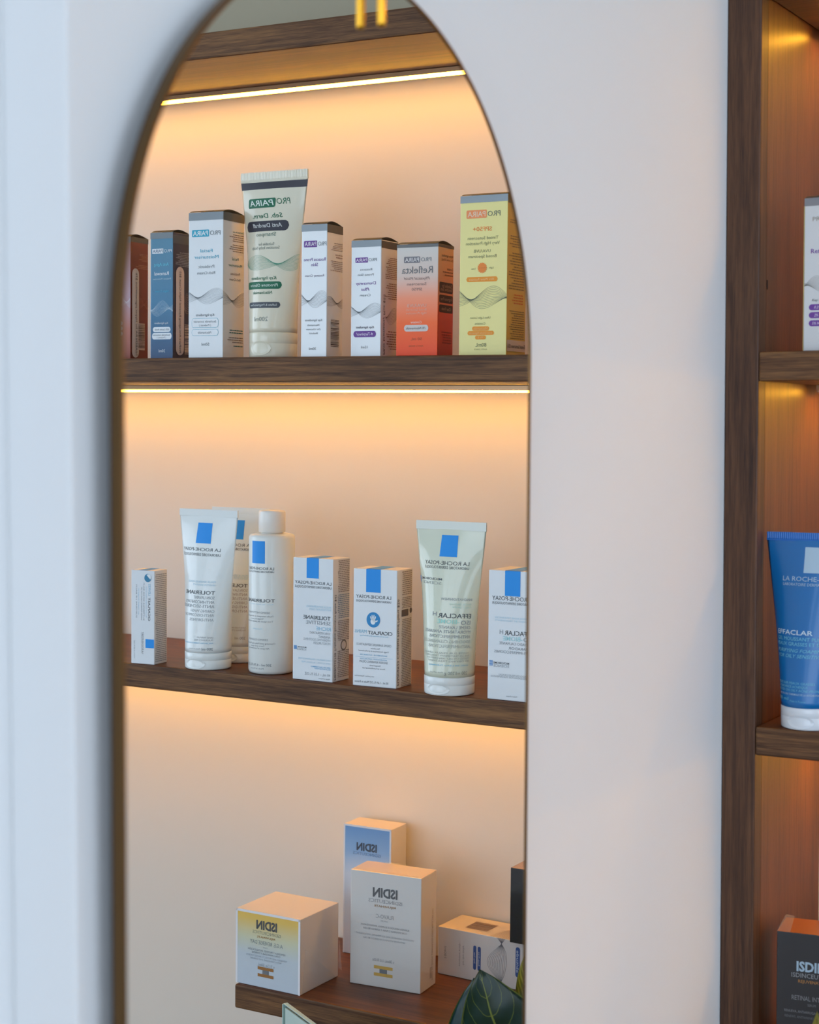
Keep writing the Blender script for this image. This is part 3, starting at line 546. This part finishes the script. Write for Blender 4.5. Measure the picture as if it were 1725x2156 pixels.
GEL = mat('gel_plastic', 'd5dcc8', .2, 0, .6)
def tolerane_art(A, full=True):
    pass
rt, art, pt = tube('white foaming wash tube with a blue square, in front of its twin tube', .6422, 1.575, .0267, .1827, .0821, Z2, 0, WHITEP, WHITEP, WHITEP, .0195, .0075, 37, None, False)
def print_tole(A):
    A.rect(862, 728, 266, 458, BL, 1, 12); A.lrp(940, 610, 515, TX, True, 563, h=30); A.T('PEAUX SENSIBLES VISAGE', 895, 655, 815, 'b4d6e6'); A.T('SENSITIVE SKIN FACE', 895, 690, 843, 'b4d6e6')
    A.T('TOLERIANE', 890, 632, 915, '4a5258', h=34, b=1); A.T('SOIN LAVANT', 888, 697, 961, G2, h=28); A.T('ANTI-INCONFORTS', 888, 630, 1002, G2, h=28); A.T('ANTI-S\u00c9CHERESSES', 886, 615, 1042, G2, h=28)
    A.T('CARING WASH', 886, 672, 1086, 'a5adb2', h=26); A.T('ANTI-DISCOMFORT', 883, 622, 1125, 'a5adb2', h=26); A.T('ANTI-DRYNESS', 880, 660, 1168, 'a5adb2', h=26)
    A.T('SANS PARFUM', 873, 728, 1332, 'a5adb2', h=16); A.T('FRAGRANCE FREE', 873, 700, 1357, 'a5adb2', h=16); A.T("AVEC DE L'EAU THERMALE DE LA ROCHE-POSAY", 873, 612, 1385, '7fbfe0', b=1, h=12); A.T('200 ml', 872, 770, 1440, '7c858a', h=26); A.T('Made in France', 758, 655, 1438, '8d959a', h=10)
A = art(834, 1480, 200, 216); print_tole(A); A.build(rt)
rt, art, pt = tube('white wash tube standing behind, half hidden by the round bottle', .6435, 1.6406, .0262, .1821, .0821, Z2, 0, WHITEP, WHITEP, WHITEP, .0195, .0075, 36, None, False)
A = art(1128, 1462, 185, 206); A.rect(1160, 1045, 245, 430, BL, 1, 12); A.lrp(1235, 905, 485, TX, True, 525, h=30); A.T('PEAUX SENSIBLES', 1195, 990, 778, 'b4d6e6'); A.T('SENSITIVE SKIN', 1195, 1000, 802, 'b4d6e6')
A.T('TOLERIANE', 1192, 932, 873, '4a4448', h=34, b=1)
for i, (t, e) in enumerate((('SOIN LAVANT', 1000), ('ANTI-INCONFORTS', 935), ('ANTI-S\u00c9CHERESSES', 925), ('CARING WASH', 985), ('ANTI-DISCOMFORT', 935), ('ANTI-DRYNESS', 965))): A.T(t, 1190, e, 918+i*40, '9a8f8e', h=26)
A.T('SANS PARFUM', 1175, 1050, 1278, 'b0a8a4', h=16); A.T('FRAGRANCE FREE', 1175, 1030, 1302, 'b0a8a4', h=16); A.T('200 ml', 1172, 1075, 1378, '8c8480', h=26); A.build(rt)

rt, art, pt = tube('pale green gel wash tube with a blue square, beside the cut-off white carton', .3220, 1.5675, .0267, .1819, .0835, Z2, 0, GEL, WHITEP, mat('clear_crimp', 'cfd6cc', .2, 0, .6), .0195, .0085, 29, None, False)
A = art(1128, 1205, 155, 172); A.rect(1174, 1058, 196, 350, BL, 1, 12); A.lrp(1250, 955, 395, TX, True, 427, h=28); A.T('MICROBIOME', 1068, 935, 512, '5d656b', h=16, b=1); A.T('SCIENCE', 1062, 945, 540, 'a0a8a4', h=20); A.rect(930, 918, 498, 545, '5c8fd0')
A.T('INNOVATION/NEW', 1272, 1062, 648, '8f989e', h=18); A.T('PEAUX GRASSES', 1265, 1120, 683, 'b0d8cc', h=12); A.T('OILY SKIN', 1265, 1140, 703, 'b0d8cc', h=12)
A.T('EFFACLAR', 1265, 1045, 765, '4a5258', h=32, b=1); A.T('H', 1035, 1010, 757, G2, h=30); A.T('ISO', 1262, 1198, 812, G2, h=30); A.T('-BIOME', 1190, 1040, 806, 'a4ddd2', h=30, b=1)
for t, e, y in (('CR\u00c8ME LAVANTE', 1050, 847), ('HYDRATANTE APAISANTE', 962, 878), ('ANTI-IMPERFECTIONS', 988, 912), ('SOOTHING CLEANSING CREAM', 925, 948), ('ANTI-IMPERFECTIONS', 982, 982)): A.T(t, 1260, e, y, G2 if y < 930 else 'a9b0ac', h=22)
for i, t in enumerate(('TEST\u00c9 SUR PEAUX GRASSES', 'PAR LES TRAITEMENTS DESSECHANTS', 'TESTED ON OILY SKIN DRIED OUT', 'BY DRYING TREATMENT')): A.T(t, 1252, 955+i*8, 1030+i*19, 'a5aca6', h=13)
A.T("AVEC DE L'EAU THERMALE", 1248, 985, 1117, '86c4e0', b=1, h=10); A.T('200 ml/200 g', 1242, 1090, 1172, '8b938f', h=24); A.T('Made in France', 1078, 992, 1168, '98a09c', h=10); A.build(rt)

# round bottle
X, Y, rb = .5612, 1.585, .0261
rt = root('lotion_bottle', (X, Y, Z2+.0002), 'round white cleanser bottle with an overhanging cap, between two white packs', 'bottle')
bm = bmesh.new(); hb = .1578; lathe(bm, [(rb-.004, 0), (rb-.0012, .0010), (rb, .0040), (rb, hb-.0045), (rb-.0008, hb-.0018), (rb-.003, hb-.0003), (rb-.006, hb+.0002), (.0125, hb+.0004)], 64); obj_bm('bottle_body', bm, mat('milky_plastic', 'e2e7e3', .3, 0, .4), rt, True)
bm = bmesh.new(); lathe(bm, [(.0128, hb-.001), (.0128, hb+.0015)], 48); lathe(bm, [(.0143, hb+.0016), (.0152, hb+.0022), (.0152, hb+.0242), (.0143, hb+.0262), (.011, hb+.0268)], 48); obj_bm('cap', bm, mat('milky_cap', 'ece9e2', .35, 0, .3), rt, True)
def bart():
    ph = R(35)
    def xm(x, y):
        q = (x-1420)/213; return math.asin(max(-.98, min(.98, -q)))-ph+0 if False else -(math.asin(max(-.99, min(.99, q)))+ph)
    A = Art(1, hb, 0, 1, 1665, 372, lambda u, v, o: ((rb+o)*math.sin(u), -(rb+o)*math.cos(u), v), xm); A.us = rb; return A
A = bart(); A.rect(1353, 1240, 430, 636, BL); A.lrp(1436, 1212, 682, TX, True, 712, h=26); A.T('TOLERIANE', 1447, 1195, 978, '464e54', h=30, b=1); A.T("Avec de l'eau thermale", 1436, 1212, 1012, 'a9d6ea', h=8)
A.T('DERMO-NETTOYANT', 1402, 1215, 1090, G2, h=18); A.T('Fluide nettoyant et d\u00e9maquillant', 1432, 1205, 1122, '858d93', h=15); A.T('Visage et yeux', 1345, 1235, 1146, '858d93', h=14); A.T('Tous types de peaux sensibles', 1432, 1208, 1170, '858d93', h=15)
A.T('Cleansing fluid', 1330, 1250, 1240, 'a9d6ea', h=12); A.T('DERMO-CLEANSER', 1382, 1215, 1340, G2, h=18); A.T('Cleansing and Make-Up Removal', 1452, 1208, 1375, '858d93', h=15); A.T('Face and eyes', 1350, 1235, 1398, '858d93', h=14); A.T('All types of sensitive skin', 1398, 1215, 1420, '858d93', h=14)
A.T('200 ml - 6.76 FL.OZ', 1418, 1212, 1574, '7c858a', h=22); A.T('Made in France', 1346, 1232, 1608, '8d959a', h=14); A.build(rt)

# ---------------------------------------------------------------- lower board
LG = 'serum and cream cartons on the lower board'
SD = mat('satin_card_side', 'd6d0cb', .35, 0, .6); TP = mat('satin_card_lit_top', 'e2d2c2', .32, 0, .6)  # top colour holds the warm glow of the strips
def emblem(A, xa, xb, y0, dy, c='9a6a35'):
    A.rect(xa, xb, y0, y0+dy, c); A.rect(xa, xb, y0+2.3*dy, y0+3.3*dy, c); q = (xb-xa)*.30; A.rect(xa+q, xb-q, y0+dy, y0+2.3*dy, '6f7377')
FILM = mat('clear_film', 'f4f4f4', .12); FILM.node_tree.nodes['Principled BSDF'].inputs['Alpha'].default_value = .22
def film(r, pts, name='cellophane_fold'):
    bm = bmesh.new(); f = bm.faces.new([bm.verts.new(p) for p in pts]); bmesh.ops.solidify(bm, geom=[f], thickness=.00012); obj_bm(name, bm, FILM, r)
r, F, S, Tp = carton('skincare_box', 'cube-shaped cream carton with a yellow fade at the end of the lower board', 'box', .4994, 1.5544, .6, .0881, .0796, .0863, Z3,
    ramp_mat('cube_fade', [(0, 'c3ced8'), (.42, 'c2cdd3'), (.66, 'cfcfae'), (.90, 'e3bf62'), (1, 'e6bb55')], .35, .5), SD, TP, LG)
EDGE = 'e4e4e6'
A = F(575, 65, 1432, 843)
A.rect(575, 560, 1432, 843, EDGE, 0, 1); A.rect(575, 65, 843, 862, EDGE, 0); A.rect(80, 65, 1432, 843, EDGE, 0, 1)
A.T('ISDIN', 393, 230, 942, '4a4d50', h=66, b=4); A.T('ISDINCEUTICS', 422, 200, 1002, '9a9c86', h=25); A.T('REJUVENATE', 378, 236, 1036, 'a3702f', h=15, b=1); A.T('A.G.E. REVERSE DAY', 438, 180, 1080, '8b9495', h=30); A.T('CREAM', 320, 285, 1115, '9aa4a8', h=10)
A.T('REMODELA Y PROTEGE. ANTIGLICACI\u00d3N', 460, 165, 1142, '8a949b', h=15); A.T('CON CARNOSINA Y OXIKINE', 420, 195, 1164, '8a949b', h=15); A.T('REMODELS AND PROTECTS. ANTIGLYCATION', 470, 150, 1190, 'a1abb2', h=14); A.T('WITH CARNOSINE AND OXIKINE', 430, 182, 1212, 'a1abb2', h=14)
A.T('e 51.5g, 50mL', 376, 242, 1252, '9aa4ab', h=24); emblem(A, 368, 242, 1268, 24); A.build(r)
film(r, [(-.04425, -.036, .001), (-.04435, .034, .001), (-.0444, -.030, .050)]); film(r, [(-.0445, .0395, .010), (-.0475, .0425, .006), (-.0450, .0400, .045)])

r, F, S, Tp = carton('skincare_box', 'tall carton with a blue fade standing against the wall behind the white serum carton', 'box', .4747, 1.7129, -1.4, .0651, .0383, .1577, Z3,
    ramp_mat('blue_fade', [(0, 'dadce2'), (.62, 'd0d8e2'), (.80, '8fb4da'), (1, '6a9bd0')], .35, .5), SD, TP, LG)
A = F(1288, 918, 1190, 153); A.rect(1288, 1276, 1190, 153, EDGE, 0, 1); A.rect(1288, 918, 153, 168, EDGE, 0); A.rect(930, 918, 1190, 153, EDGE, 0, 1)
A.T('ISDIN', 1178, 1020, 320, '454c58', h=60, b=4); A.T('ISDINCEUTICS', 1207, 993, 374, '6c88ab', h=24); A.build(r)

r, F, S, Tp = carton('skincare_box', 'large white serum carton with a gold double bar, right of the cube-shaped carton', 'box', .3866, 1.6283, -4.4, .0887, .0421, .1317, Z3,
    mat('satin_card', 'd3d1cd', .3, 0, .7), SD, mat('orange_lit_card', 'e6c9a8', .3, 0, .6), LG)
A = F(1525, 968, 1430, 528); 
A.T('ISDIN', 1340, 1146, 683, '5c5d5f', h=70, b=4); A.T('ISDINCEUTICS', 1377, 1112, 749, '9b9c9e', h=28); A.T('REJUVENATE', 1328, 1158, 788, 'a07a4a', h=16, b=1); A.T('FLAVO-C', 1310, 1172, 868, '9b9c9e', h=32); A.T('SERUM', 1268, 1212, 903, 'a5a6a8', h=12)
A.T('SUAVIZA ARRUGAS E ILUMINA. ANTIOXIDANTE', 1435, 1052, 948, '949597', h=15); A.T('CON VITAMINA C PURA Y GINKGO BILOBA', 1418, 1072, 975, '949597', h=15); A.T('SMOOTHES WRINKLES AND ILLUMINATES. ANTIOXIDANT', 1473, 1012, 1022, 'aaabad', h=14); A.T('WITH PURE VITAMIN C & GINKGO BILOBA', 1405, 1072, 1050, 'aaabad', h=14)
A.T('e 30mL 1.0 Fl.Oz', 1320, 1148, 1214, '9fa0a2', h=24); emblem(A, 1308, 1160, 1258, 25, 'c8a24e'); A.build(r)
A = S(1648, 1530, 1440, 530); A.T90('MADE IN SPAIN. DERMATOLOGICALLY TESTED', 1618, 1390, 820, '8a7468', h=9); A.fine(1612, 1600, 1280, 1370, 9, '6d5a50', 3, 0); A.build(r)
bm = bmesh.new(); P_ = [(-.043, -.020), (-.01, -.018), (.02, -.0195), (.042, -.0195), (.043, .019), (.01, .0195), (-.02, .0185), (-.043, .0195)]; c0 = bm.verts.new((0, 0, .1346)); vv = [bm.verts.new((x, y, .1322+(.0016 if i in (1, 5) else 0))) for i, (x, y) in enumerate(P_)]
for i in range(8): bm.faces.new((c0, vv[i], vv[(i+1) % 8]))
obj_bm('cellophane_fold', bm, FILM, r)

r, F, S, Tp = carton('skincare_box', 'white carton lying on its side with navy pills and a barcode on top', 'box', .2335, 1.6944, 2.7, .1713, .0547, .0559, Z3, mat('lying_card', 'cfcac4', .5), mat('pearl_card_lit_side', 'dfdcd8'), mat('lying_card_lit_top', 'dccbb8', .5), LG)  # top tinted with the orange strip light
A = F(2091, 640, 0, 1)
def fv(x, y): return 1-(y-(885+(x-640)*.2))/525       # height up the face as a share of it
for x, ya, yb, hh, t in ((728, 1240, 1112, 26, '100ml'), (893, 1330, 1080, 18, 'sensitive scalp'), (935, 1320, 1105, 18, 'for dry itchy')): A.T90(t, x, fv(x, ya), fv(x, yb), '8f8c88', h=hh)
for x, ya, yb, hw in ((1060, 1370, 1105, 17), (1110, 1385, 1118, 17), (1535, 1450, 1125, 24)):
    u, v0, v1 = A.U(x), A.V(fv(x, ya)), A.V(fv(x, yb)); w2 = abs(A.U(x+hw)-u); P = []
    for i in range(12): P.append((w2*math.cos(math.pi*i/11), v1-w2+w2*math.sin(math.pi*i/11)-(v0+v1)/2))
    for i in range(12): P.append((-w2*math.cos(math.pi*i/11), v0+w2-w2*math.sin(math.pi*i/11)-(v0+v1)/2))
    A.poly(x, (fv(x, ya)+fv(x, yb))/2, P, '33508a', 1)
for x, ya, yb, t in ((1060, 1300, 1180, 'Soap Free'), (1110, 1330, 1175, 'Soap-Free')): A.T90(t, x, fv(x, ya), fv(x, yb), 'c2c8d0', h=15, b=1, lay=3)
A.T90('abitude', 1535, fv(1535, 1400), fv(1535, 1160), 'b8c4d4', h=26, b=1, lay=3)
for i in range(12):
    q = 2*i/11-1; n = 40; P = []; u0 = A.U(1330)
    for k in range(n+1):
        t = k/n; x = u0+.0125*(-q*math.cos(2*math.pi*(t*.62+.20)))+.003*math.sin(7*t-1.5); P += [(x-.00016, .0559*t), (x+.00016, .0559*t)]
    A.add(P, [(2*k, 2*k+1, 2*k+3, 2*k+2) for k in range(n)], '6c6c70', 1, 'wave_lines')
A.build(r)
A = Tp(0, 1, 0, 1); A.bars(.66, .83, .22, .74, '7a5f58', True, seed=11); A.build(r, 'barcode')
A = Tp(2091, 640, 0, 1)
for i in range(10):
    q = i/9; n = 24; P = []; u0 = A.U(1330)
    for k in range(n+1):
        t = k/n; P += [(u0+.010-.022*q*(1-t*t)+.001-(.012*t*t), .0547*t*.75), (u0+.010-.022*q*(1-t*t)+.0013-(.012*t*t), .0547*t*.75)]
    A.add(P, [(2*k, 2*k+1, 2*k+3, 2*k+2) for k in range(n)], '9a7f6c', 1, 'wave_lines')
A.build(r)

r, F, S, Tp = carton('skincare_box', 'glossy black carton standing on the carton that lies on its side', 'box', .2556, 1.6890, 0, .050, .045, .0857, Z3+.0563, mat('black_gloss_card', '2a2829', .22, 0, .8), mat('black_gloss_card', '2a2829'), mat('black_gloss_lit_top', '8a6a58', .3, 0, .6), LG)  # brown top is black card with strip light painted in

# ---------------------------------------------------------------- seen directly at the right
r, F, S, Tp = carton('skincare_box', 'white retinol carton with purple pills, on the upper board by the side panel', 'box', .0700, 1.570, -1, .050, .045, .1430, Z1, mat('pale_card', 'd5d8d8', .45, 0, .2), mat('pale_card', 'd5d8d8'), None, PA['group'], LIDC)
A = F(540, 1290, 2000, 68); A.rect(540, 1290, 68, 168, '85868a'); A.T('PRO', 660, 850, 335, '9a9486', h=55); A.pill(865, 1180, 285, 385, PU, .25); A.T('PAIRA', 885, 1160, 335, 'e4dcec', h=52, b=1)
A.T('Retinal', 640, 900, 738, PU, h=58, b=1); A.wave(550, 1290, 1050, 1275, '85857f', .95, -.28, 13, .00024); A.T('Key Ingredients', 660, 1010, 1355, '6a6a6a', h=32, it=1, b=1)
for y, t, e in ((1446, '0.2% Retinal', 950), (1546, '2% Peptides', 930), (1648, '5% Niacinamide', 980)):
    A.pill(617, 1060, y-38, y+38, PU); A.T(t, 695 if y < 1600 else 665, e, y, 'd9cfe4', h=34, it=1, b=1, lay=3)
A.build(r)
A = F(540, 1290, 2000, 68); A.rect(533, 545, 2000, 168, 'b9a86a', 0, 1); A.build(r, 'edge_print')

BLUE = mat('blue_tube', '0069ac', .26, 0, .2)
rt, art, pt = tube('blue foaming gel tube with a white cap, standing against the walnut side panel', .0778, 1.5738, .0256, .1849, .0845, Z2, 0, BLUE, mat('cap_white', 'd6dde2', .28, 0, .4), mat('blue_crimp', '0064b8', .35, 0, .1), .0210, .0075, -17, None, True)
A = art(1694, 1496, 1140, 58); WB = 'a9c4d6'; TB = '6fc0d6'
A.rect(1682.5, 1722.5, 1154, 1209, WB, 1, 12); A.T('LA ROCHE-POSAY', 1638, 1758, 1222, WB, h=10); A.T('LABORATOIRE DERMATOLOGIQUE', 1638, 1757, 1234, WB, h=6)
A.T('EFFACLAR', 1629.5, 1701, 1336.5, 'c8dce6', h=10, b=1); A.T('GEL MOUSSANT PURIFIANT', 1630, 1748, 1350, TB, h=7.5); A.T('PEAUX GRASSES ET SENSIBLES', 1630, 1750, 1361, TB, h=7.5); A.T('PURIFYING FOAMING GEL', 1631, 1746, 1375, TB, h=7.5, it=1); A.T('FOR OILY SENSITIVE SKIN', 1632, 1744, 1386.5, TB, h=7.5, it=1)
A.T('TEST\u00c9 SUR PEAUX GRASSES', 1634, 1707, 1444, TB, h=5); A.T('\u00c0 TENDANCE ACN\u00c9IQUE', 1635, 1692, 1451.5, TB, h=5); A.T('TESTED ON OILY ACNE-PRONE SKIN', 1635, 1735, 1459, TB, h=5, it=1); A.T("AVEC DE L'EAU THERMALE DE LA ROCHE-POSAY", 1636, 1722, 1467.5, WB, h=4, b=1); A.T('200 ml', 1635, 1652, 1478, TB, h=7); A.T('Made in France', 1655, 1687, 1482, TB, h=4); A.build(rt)

r, F, S, Tp = carton('skincare_box', 'matt black serum carton on the lower board by the side panel', 'box', .0520, 1.565, 8, .0650, .0500, .1570, Z3, mat('black_card', '262527', .4, 0, .4), mat('black_card', '262527'), mat('black_card_lit_top', 'b5622a', .35, 0, .5), LG)  # orange top is painted strip light on black card
A = F(1635, 1786, 2292, 1964); A.T('ISDIN', 1679, 1744, 2031, '9fb6c6', h=19, b=4); A.T('ISDINCEUTICS', 1668, 1754, 2049, '8f9295', h=9); A.T('REJUVENATE', 1683, 1738, 2061, 'a8743a', h=6, b=1); A.T('RETINAL INTENSE', 1669, 1755, 2095, '7f8184', h=9.5); A.T('SERUM', 1704, 1722, 2108, '6f7174', h=5)
A.T('RENUEVA. ANTIARRUGAS. CON RETINAL', 1653, 1768, 2123, '7f8184', h=5); A.T('RENEWS. ANTIWRINKLE. WITH RETINAL', 1654, 1768, 2134, '66686b', h=5); A.build(r)
film(r, [(-.0326, -.0252, .1572), (-.0326, .0245, .1600), (-.024, .0245, .1588), (-.020, -.0252, .1572)])

# ---------------------------------------------------------------- plant, sign and the low counter in front of the boards
ct = root('low_counter', (.55, 1.36, -1.35), 'low white counter below the lit walnut boards', 'counter')
def cpart(n, x0, x1, y0, y1, z0, z1, m, b=.002): return box_obj(n, x0-.55, x1-.55, y0-1.36, y1-1.36, z0+1.35, z1+1.35, m, ct, b)
cpart('counter_top', .04, 1.10, 1.18, 1.545, -.872, -.850, WOODT); cpart('counter_body', .06, 1.08, 1.20, 1.53, -1.349, -.8722, WHITEC)

pr = root('potted_plant', (.185, 1.42, -.850), 'leafy green plant with yellow veins, its leaves rising before the lower board', 'plant')
bm = bmesh.new(); lathe(bm, [(.045, 0), (.048, .002), (.060, .10), (.061, .105), (.057, .105), (.055, .090)], 48); obj_bm('pot', bm, mat('pot_glaze', 'c9c6c0', .4), pr, True)
bm = bmesh.new(); lathe(bm, [(.0545, .086), (.0545, .090)], 32); obj_bm('soil', bm, mat('soil', '2e241c', .9), pr)
def leafmat(name, dark, vein, edge, nv=7.0, blueish=None, vw=.06, stripes=False):
    m = mat(name, dark, .3, 0, .35, coat_r=.25); nt = m.node_tree; N = nt.nodes.new; L = nt.links.new; b = nt.nodes['Principled BSDF']
    uv = N('ShaderNodeUVMap'); sp = N('ShaderNodeSeparateXYZ'); L(uv.outputs[0], sp.inputs[0])
    def M(op, a, c=None, d=None):
        x = N('ShaderNodeMath'); x.operation = op
        for i, v in enumerate((a, c, d)):
            if v is None: continue
            if isinstance(v, (int, float)): x.inputs[i].default_value = v
            else: L(v, x.inputs[i])
        return x.outputs[0]
    u = M('ABSOLUTE', M('MULTIPLY_ADD', sp.outputs[0], 2, -1)); v = sp.outputs[1]
    nz = N('ShaderNodeTexNoise'); nz.inputs['Scale'].default_value = 9; L(uv.outputs[0], nz.inputs[0])
    ph = M('ADD', M('MULTIPLY_ADD', M('POWER', u, 1.5), -2.4, M('MULTIPLY', v, nv)), M('MULTIPLY', nz.outputs[0], .28))
    fr = M('ABSOLUTE', M('SUBTRACT', M('FRACT', ph), .5)); ve = M('LESS_THAN', fr, vw); mid = M('LESS_THAN', u, .025); ed = M('GREATER_THAN', u, .95)
    nz2 = N('ShaderNodeTexNoise'); nz2.inputs['Scale'].default_value = 5; L(uv.outputs[0], nz2.inputs[0])
    mx0 = N('ShaderNodeMix'); mx0.data_type = 'RGBA'; mx0.inputs[6].default_value = srgb(dark); mx0.inputs[7].default_value = srgb(blueish or dark); L(M('MULTIPLY_ADD', nz2.outputs[0], 3, -1), mx0.inputs[0]); mx0.clamp_factor = True
    mx = N('ShaderNodeMix'); mx.data_type = 'RGBA'; L(mx0.outputs[2], mx.inputs[6]); mx.inputs[7].default_value = srgb(vein)
    L(M('MAXIMUM', M('MULTIPLY', ve, .55), M('MAXIMUM', mid, 0)), mx.inputs[0])
    mx2 = N('ShaderNodeMix'); mx2.data_type = 'RGBA'; L(mx.outputs[2], mx2.inputs[6]); mx2.inputs[7].default_value = srgb(edge); L(ed, mx2.inputs[0])
    L(mx2.outputs[2], b.inputs['Base Color']); return m
LM1 = leafmat('variegated_leaf', '1c3a1e', '86953e', '8c9a4a', 6.0, '1d4038', .035)
LM2 = leafmat('shaded_leaf', '183a30', '3d6a4a', '5f7a3a', 5.0, '1f5058', .02)
LM3 = leafmat('yellow_leaf', '8c8a2c', 'c2bc4e', 'a8ac4a', 12.0, '6f7426', .22)
def leaf(base, tip, width, nrm, bend, cup, m, heart=.35, fold=0.0):
    b, t, nr = Vector(base), Vector(tip), Vector(nrm).normalized(); ax = (t-b); L_ = ax.length; ax.normalize(); sd = ax.cross(nr).normalized(); nr = sd.cross(ax).normalized()
    bm = bmesh.new(); ul = bm.loops.layers.uv.new('UVMap'); n, k = 26, 14; g = []
    for j in range(n+1):
        s_ = j/n; wv = width/2*(math.sin(math.pi*min(1, s_**heart if 0 else (s_+.0)**.62))**.85 if 0 < s_ < 1 else 0)*(1 if s_ < .9 else 1-(s_-.9)*2)
        c = b+ax*(L_*s_)+nr*(bend*math.sin(math.pi*s_)); row = []
        for i in range(k+1):
            q = i/k*2-1; hd = max(0, .10-s_)*L_*1.2*abs(q)
            row.append(bm.verts.new(c+sd*(wv*q*math.cos(fold))+nr*(-cup*abs(q)**1.5*wv/(width/2+1e-6)-wv*abs(q)*math.sin(fold)+.0009*math.sin(14*s_+3*q))-ax*hd-pr_loc))
        g.append(row)
    for j in range(n):
        for i in range(k):
            f = bm.faces.new((g[j][i], g[j][i+1], g[j+1][i+1], g[j+1][i]))
            for lp, (a, c) in zip(f.loops, ((i, j), (i+1, j), (i+1, j+1), (i, j+1))): lp[ul].uv = (a/k, c/n)
    bmesh.ops.solidify(bm, geom=bm.faces[:], thickness=.0004)
    return obj_bm('leaf', bm, m, pr, True)
pr_loc = Vector(pr.location)
def stem(base, mid, tip, r0=.002):
    P = [Vector(base).lerp(Vector(mid), t).lerp(Vector(mid).lerp(Vector(tip), t), t)-pr_loc for t in [i/10 for i in range(11)]]
    bm = bmesh.new(); rg = []
    for i, p in enumerate(P):
        d = (P[min(10, i+1)]-P[max(0, i-1)]).normalized(); x = d.orthogonal().normalized(); y = d.cross(x); rg.append([bm.verts.new(p+(x*math.cos(a*math.pi/4)+y*math.sin(a*math.pi/4))*r0) for a in range(8)])
    for a, b in zip(rg, rg[1:]):
        for i in range(8): bm.faces.new((a[i], a[(i+1) % 8], b[(i+1) % 8], b[i]))
    bm.faces.new(rg[0][::-1]); bm.faces.new(rg[-1]); obj_bm('stem', bm, mat('green_stem', '5c7a34', .5), pr, True)
LV = [((.176, 1.442, -.622), (.2178, 1.440, -.5290), .100, (.1, -1, .2), .008, .008, LM1), ((.214, 1.462, -.650), (.238, 1.468, -.549), .085, (-.2, -1, .35), .010, .010, LM2),
      ((.166, 1.454, -.620), (.1755, 1.454, -.508), .040, (.2, -1, .05), .004, .004, LM3), ((.125, 1.450, -.620), (.128, 1.446, -.512), .028, (.2, -1, .2), .004, .004, LM3),
      ((.215, 1.400, -.700), (.262, 1.385, -.640), .060, (.3, -.6, .8), .012, .008, LM1), ((.150, 1.400, -.690), (.110, 1.370, -.650), .055, (-.3, -.6, .8), .012, .008, LM1)]
for b_, t_, w_, nr_, be_, cu_, m_ in LV:
    leaf(b_, t_, w_, nr_, be_, cu_, m_); stem((.185+random.uniform(-.012, .012), 1.42+random.uniform(-.012, .012), -.762), ((b_[0]+.185)/2, (b_[1]+1.42)/2, (b_[2]-.74)/2), b_)

# clear sign holder
AC = mat('acrylic', 'dcefe8', .03, 0, 0, trans=.95); AC.node_tree.nodes['Principled BSDF'].inputs['IOR'].default_value = 1.3
gc = mat('acrylic_edge', 'a9c9c4', .25, 0, .4)
c0 = Vector((.4439, 1.440)); dv = Vector((-.058, -.036)).normalized(); ang = math.atan2(dv.y, dv.x)
sg = root('acrylic_sign_holder', (c0.x, c0.y, -.850), 'clear pale green acrylic sign holder standing before the lower board', 'sign holder', None, ang)
zt = -.6045+.850; Lp = .14
bm = bmesh.new(); box(bm, 0, Lp, -.0030, -.0012, 0, zt, .0004); obj_bm('front_sheet', bm, AC, sg)
bm = bmesh.new(); box(bm, .003, Lp, -.0008, .0010, 0, zt-.003, .0003); obj_bm('back_sheet', bm, mat('pale_green_insert', 'b9cdc4', .4, 0, .2), sg)
bm = bmesh.new(); box(bm, -.0020, 0, -.0030, .0022, 0, zt, .0004); obj_bm('edge_strip', bm, gc, sg)
bm = bmesh.new(); box(bm, 0, Lp, -.0030, .0016, zt, zt+.0012, .0003); obj_bm('edge_strip', bm, gc, sg)
bm = bmesh.new(); box(bm, .004, .0085, -.0065, -.0030, zt-.021, zt-.014, .001); obj_bm('clip', bm, mat('chrome', 'c8c8c8', .2, 1), sg)
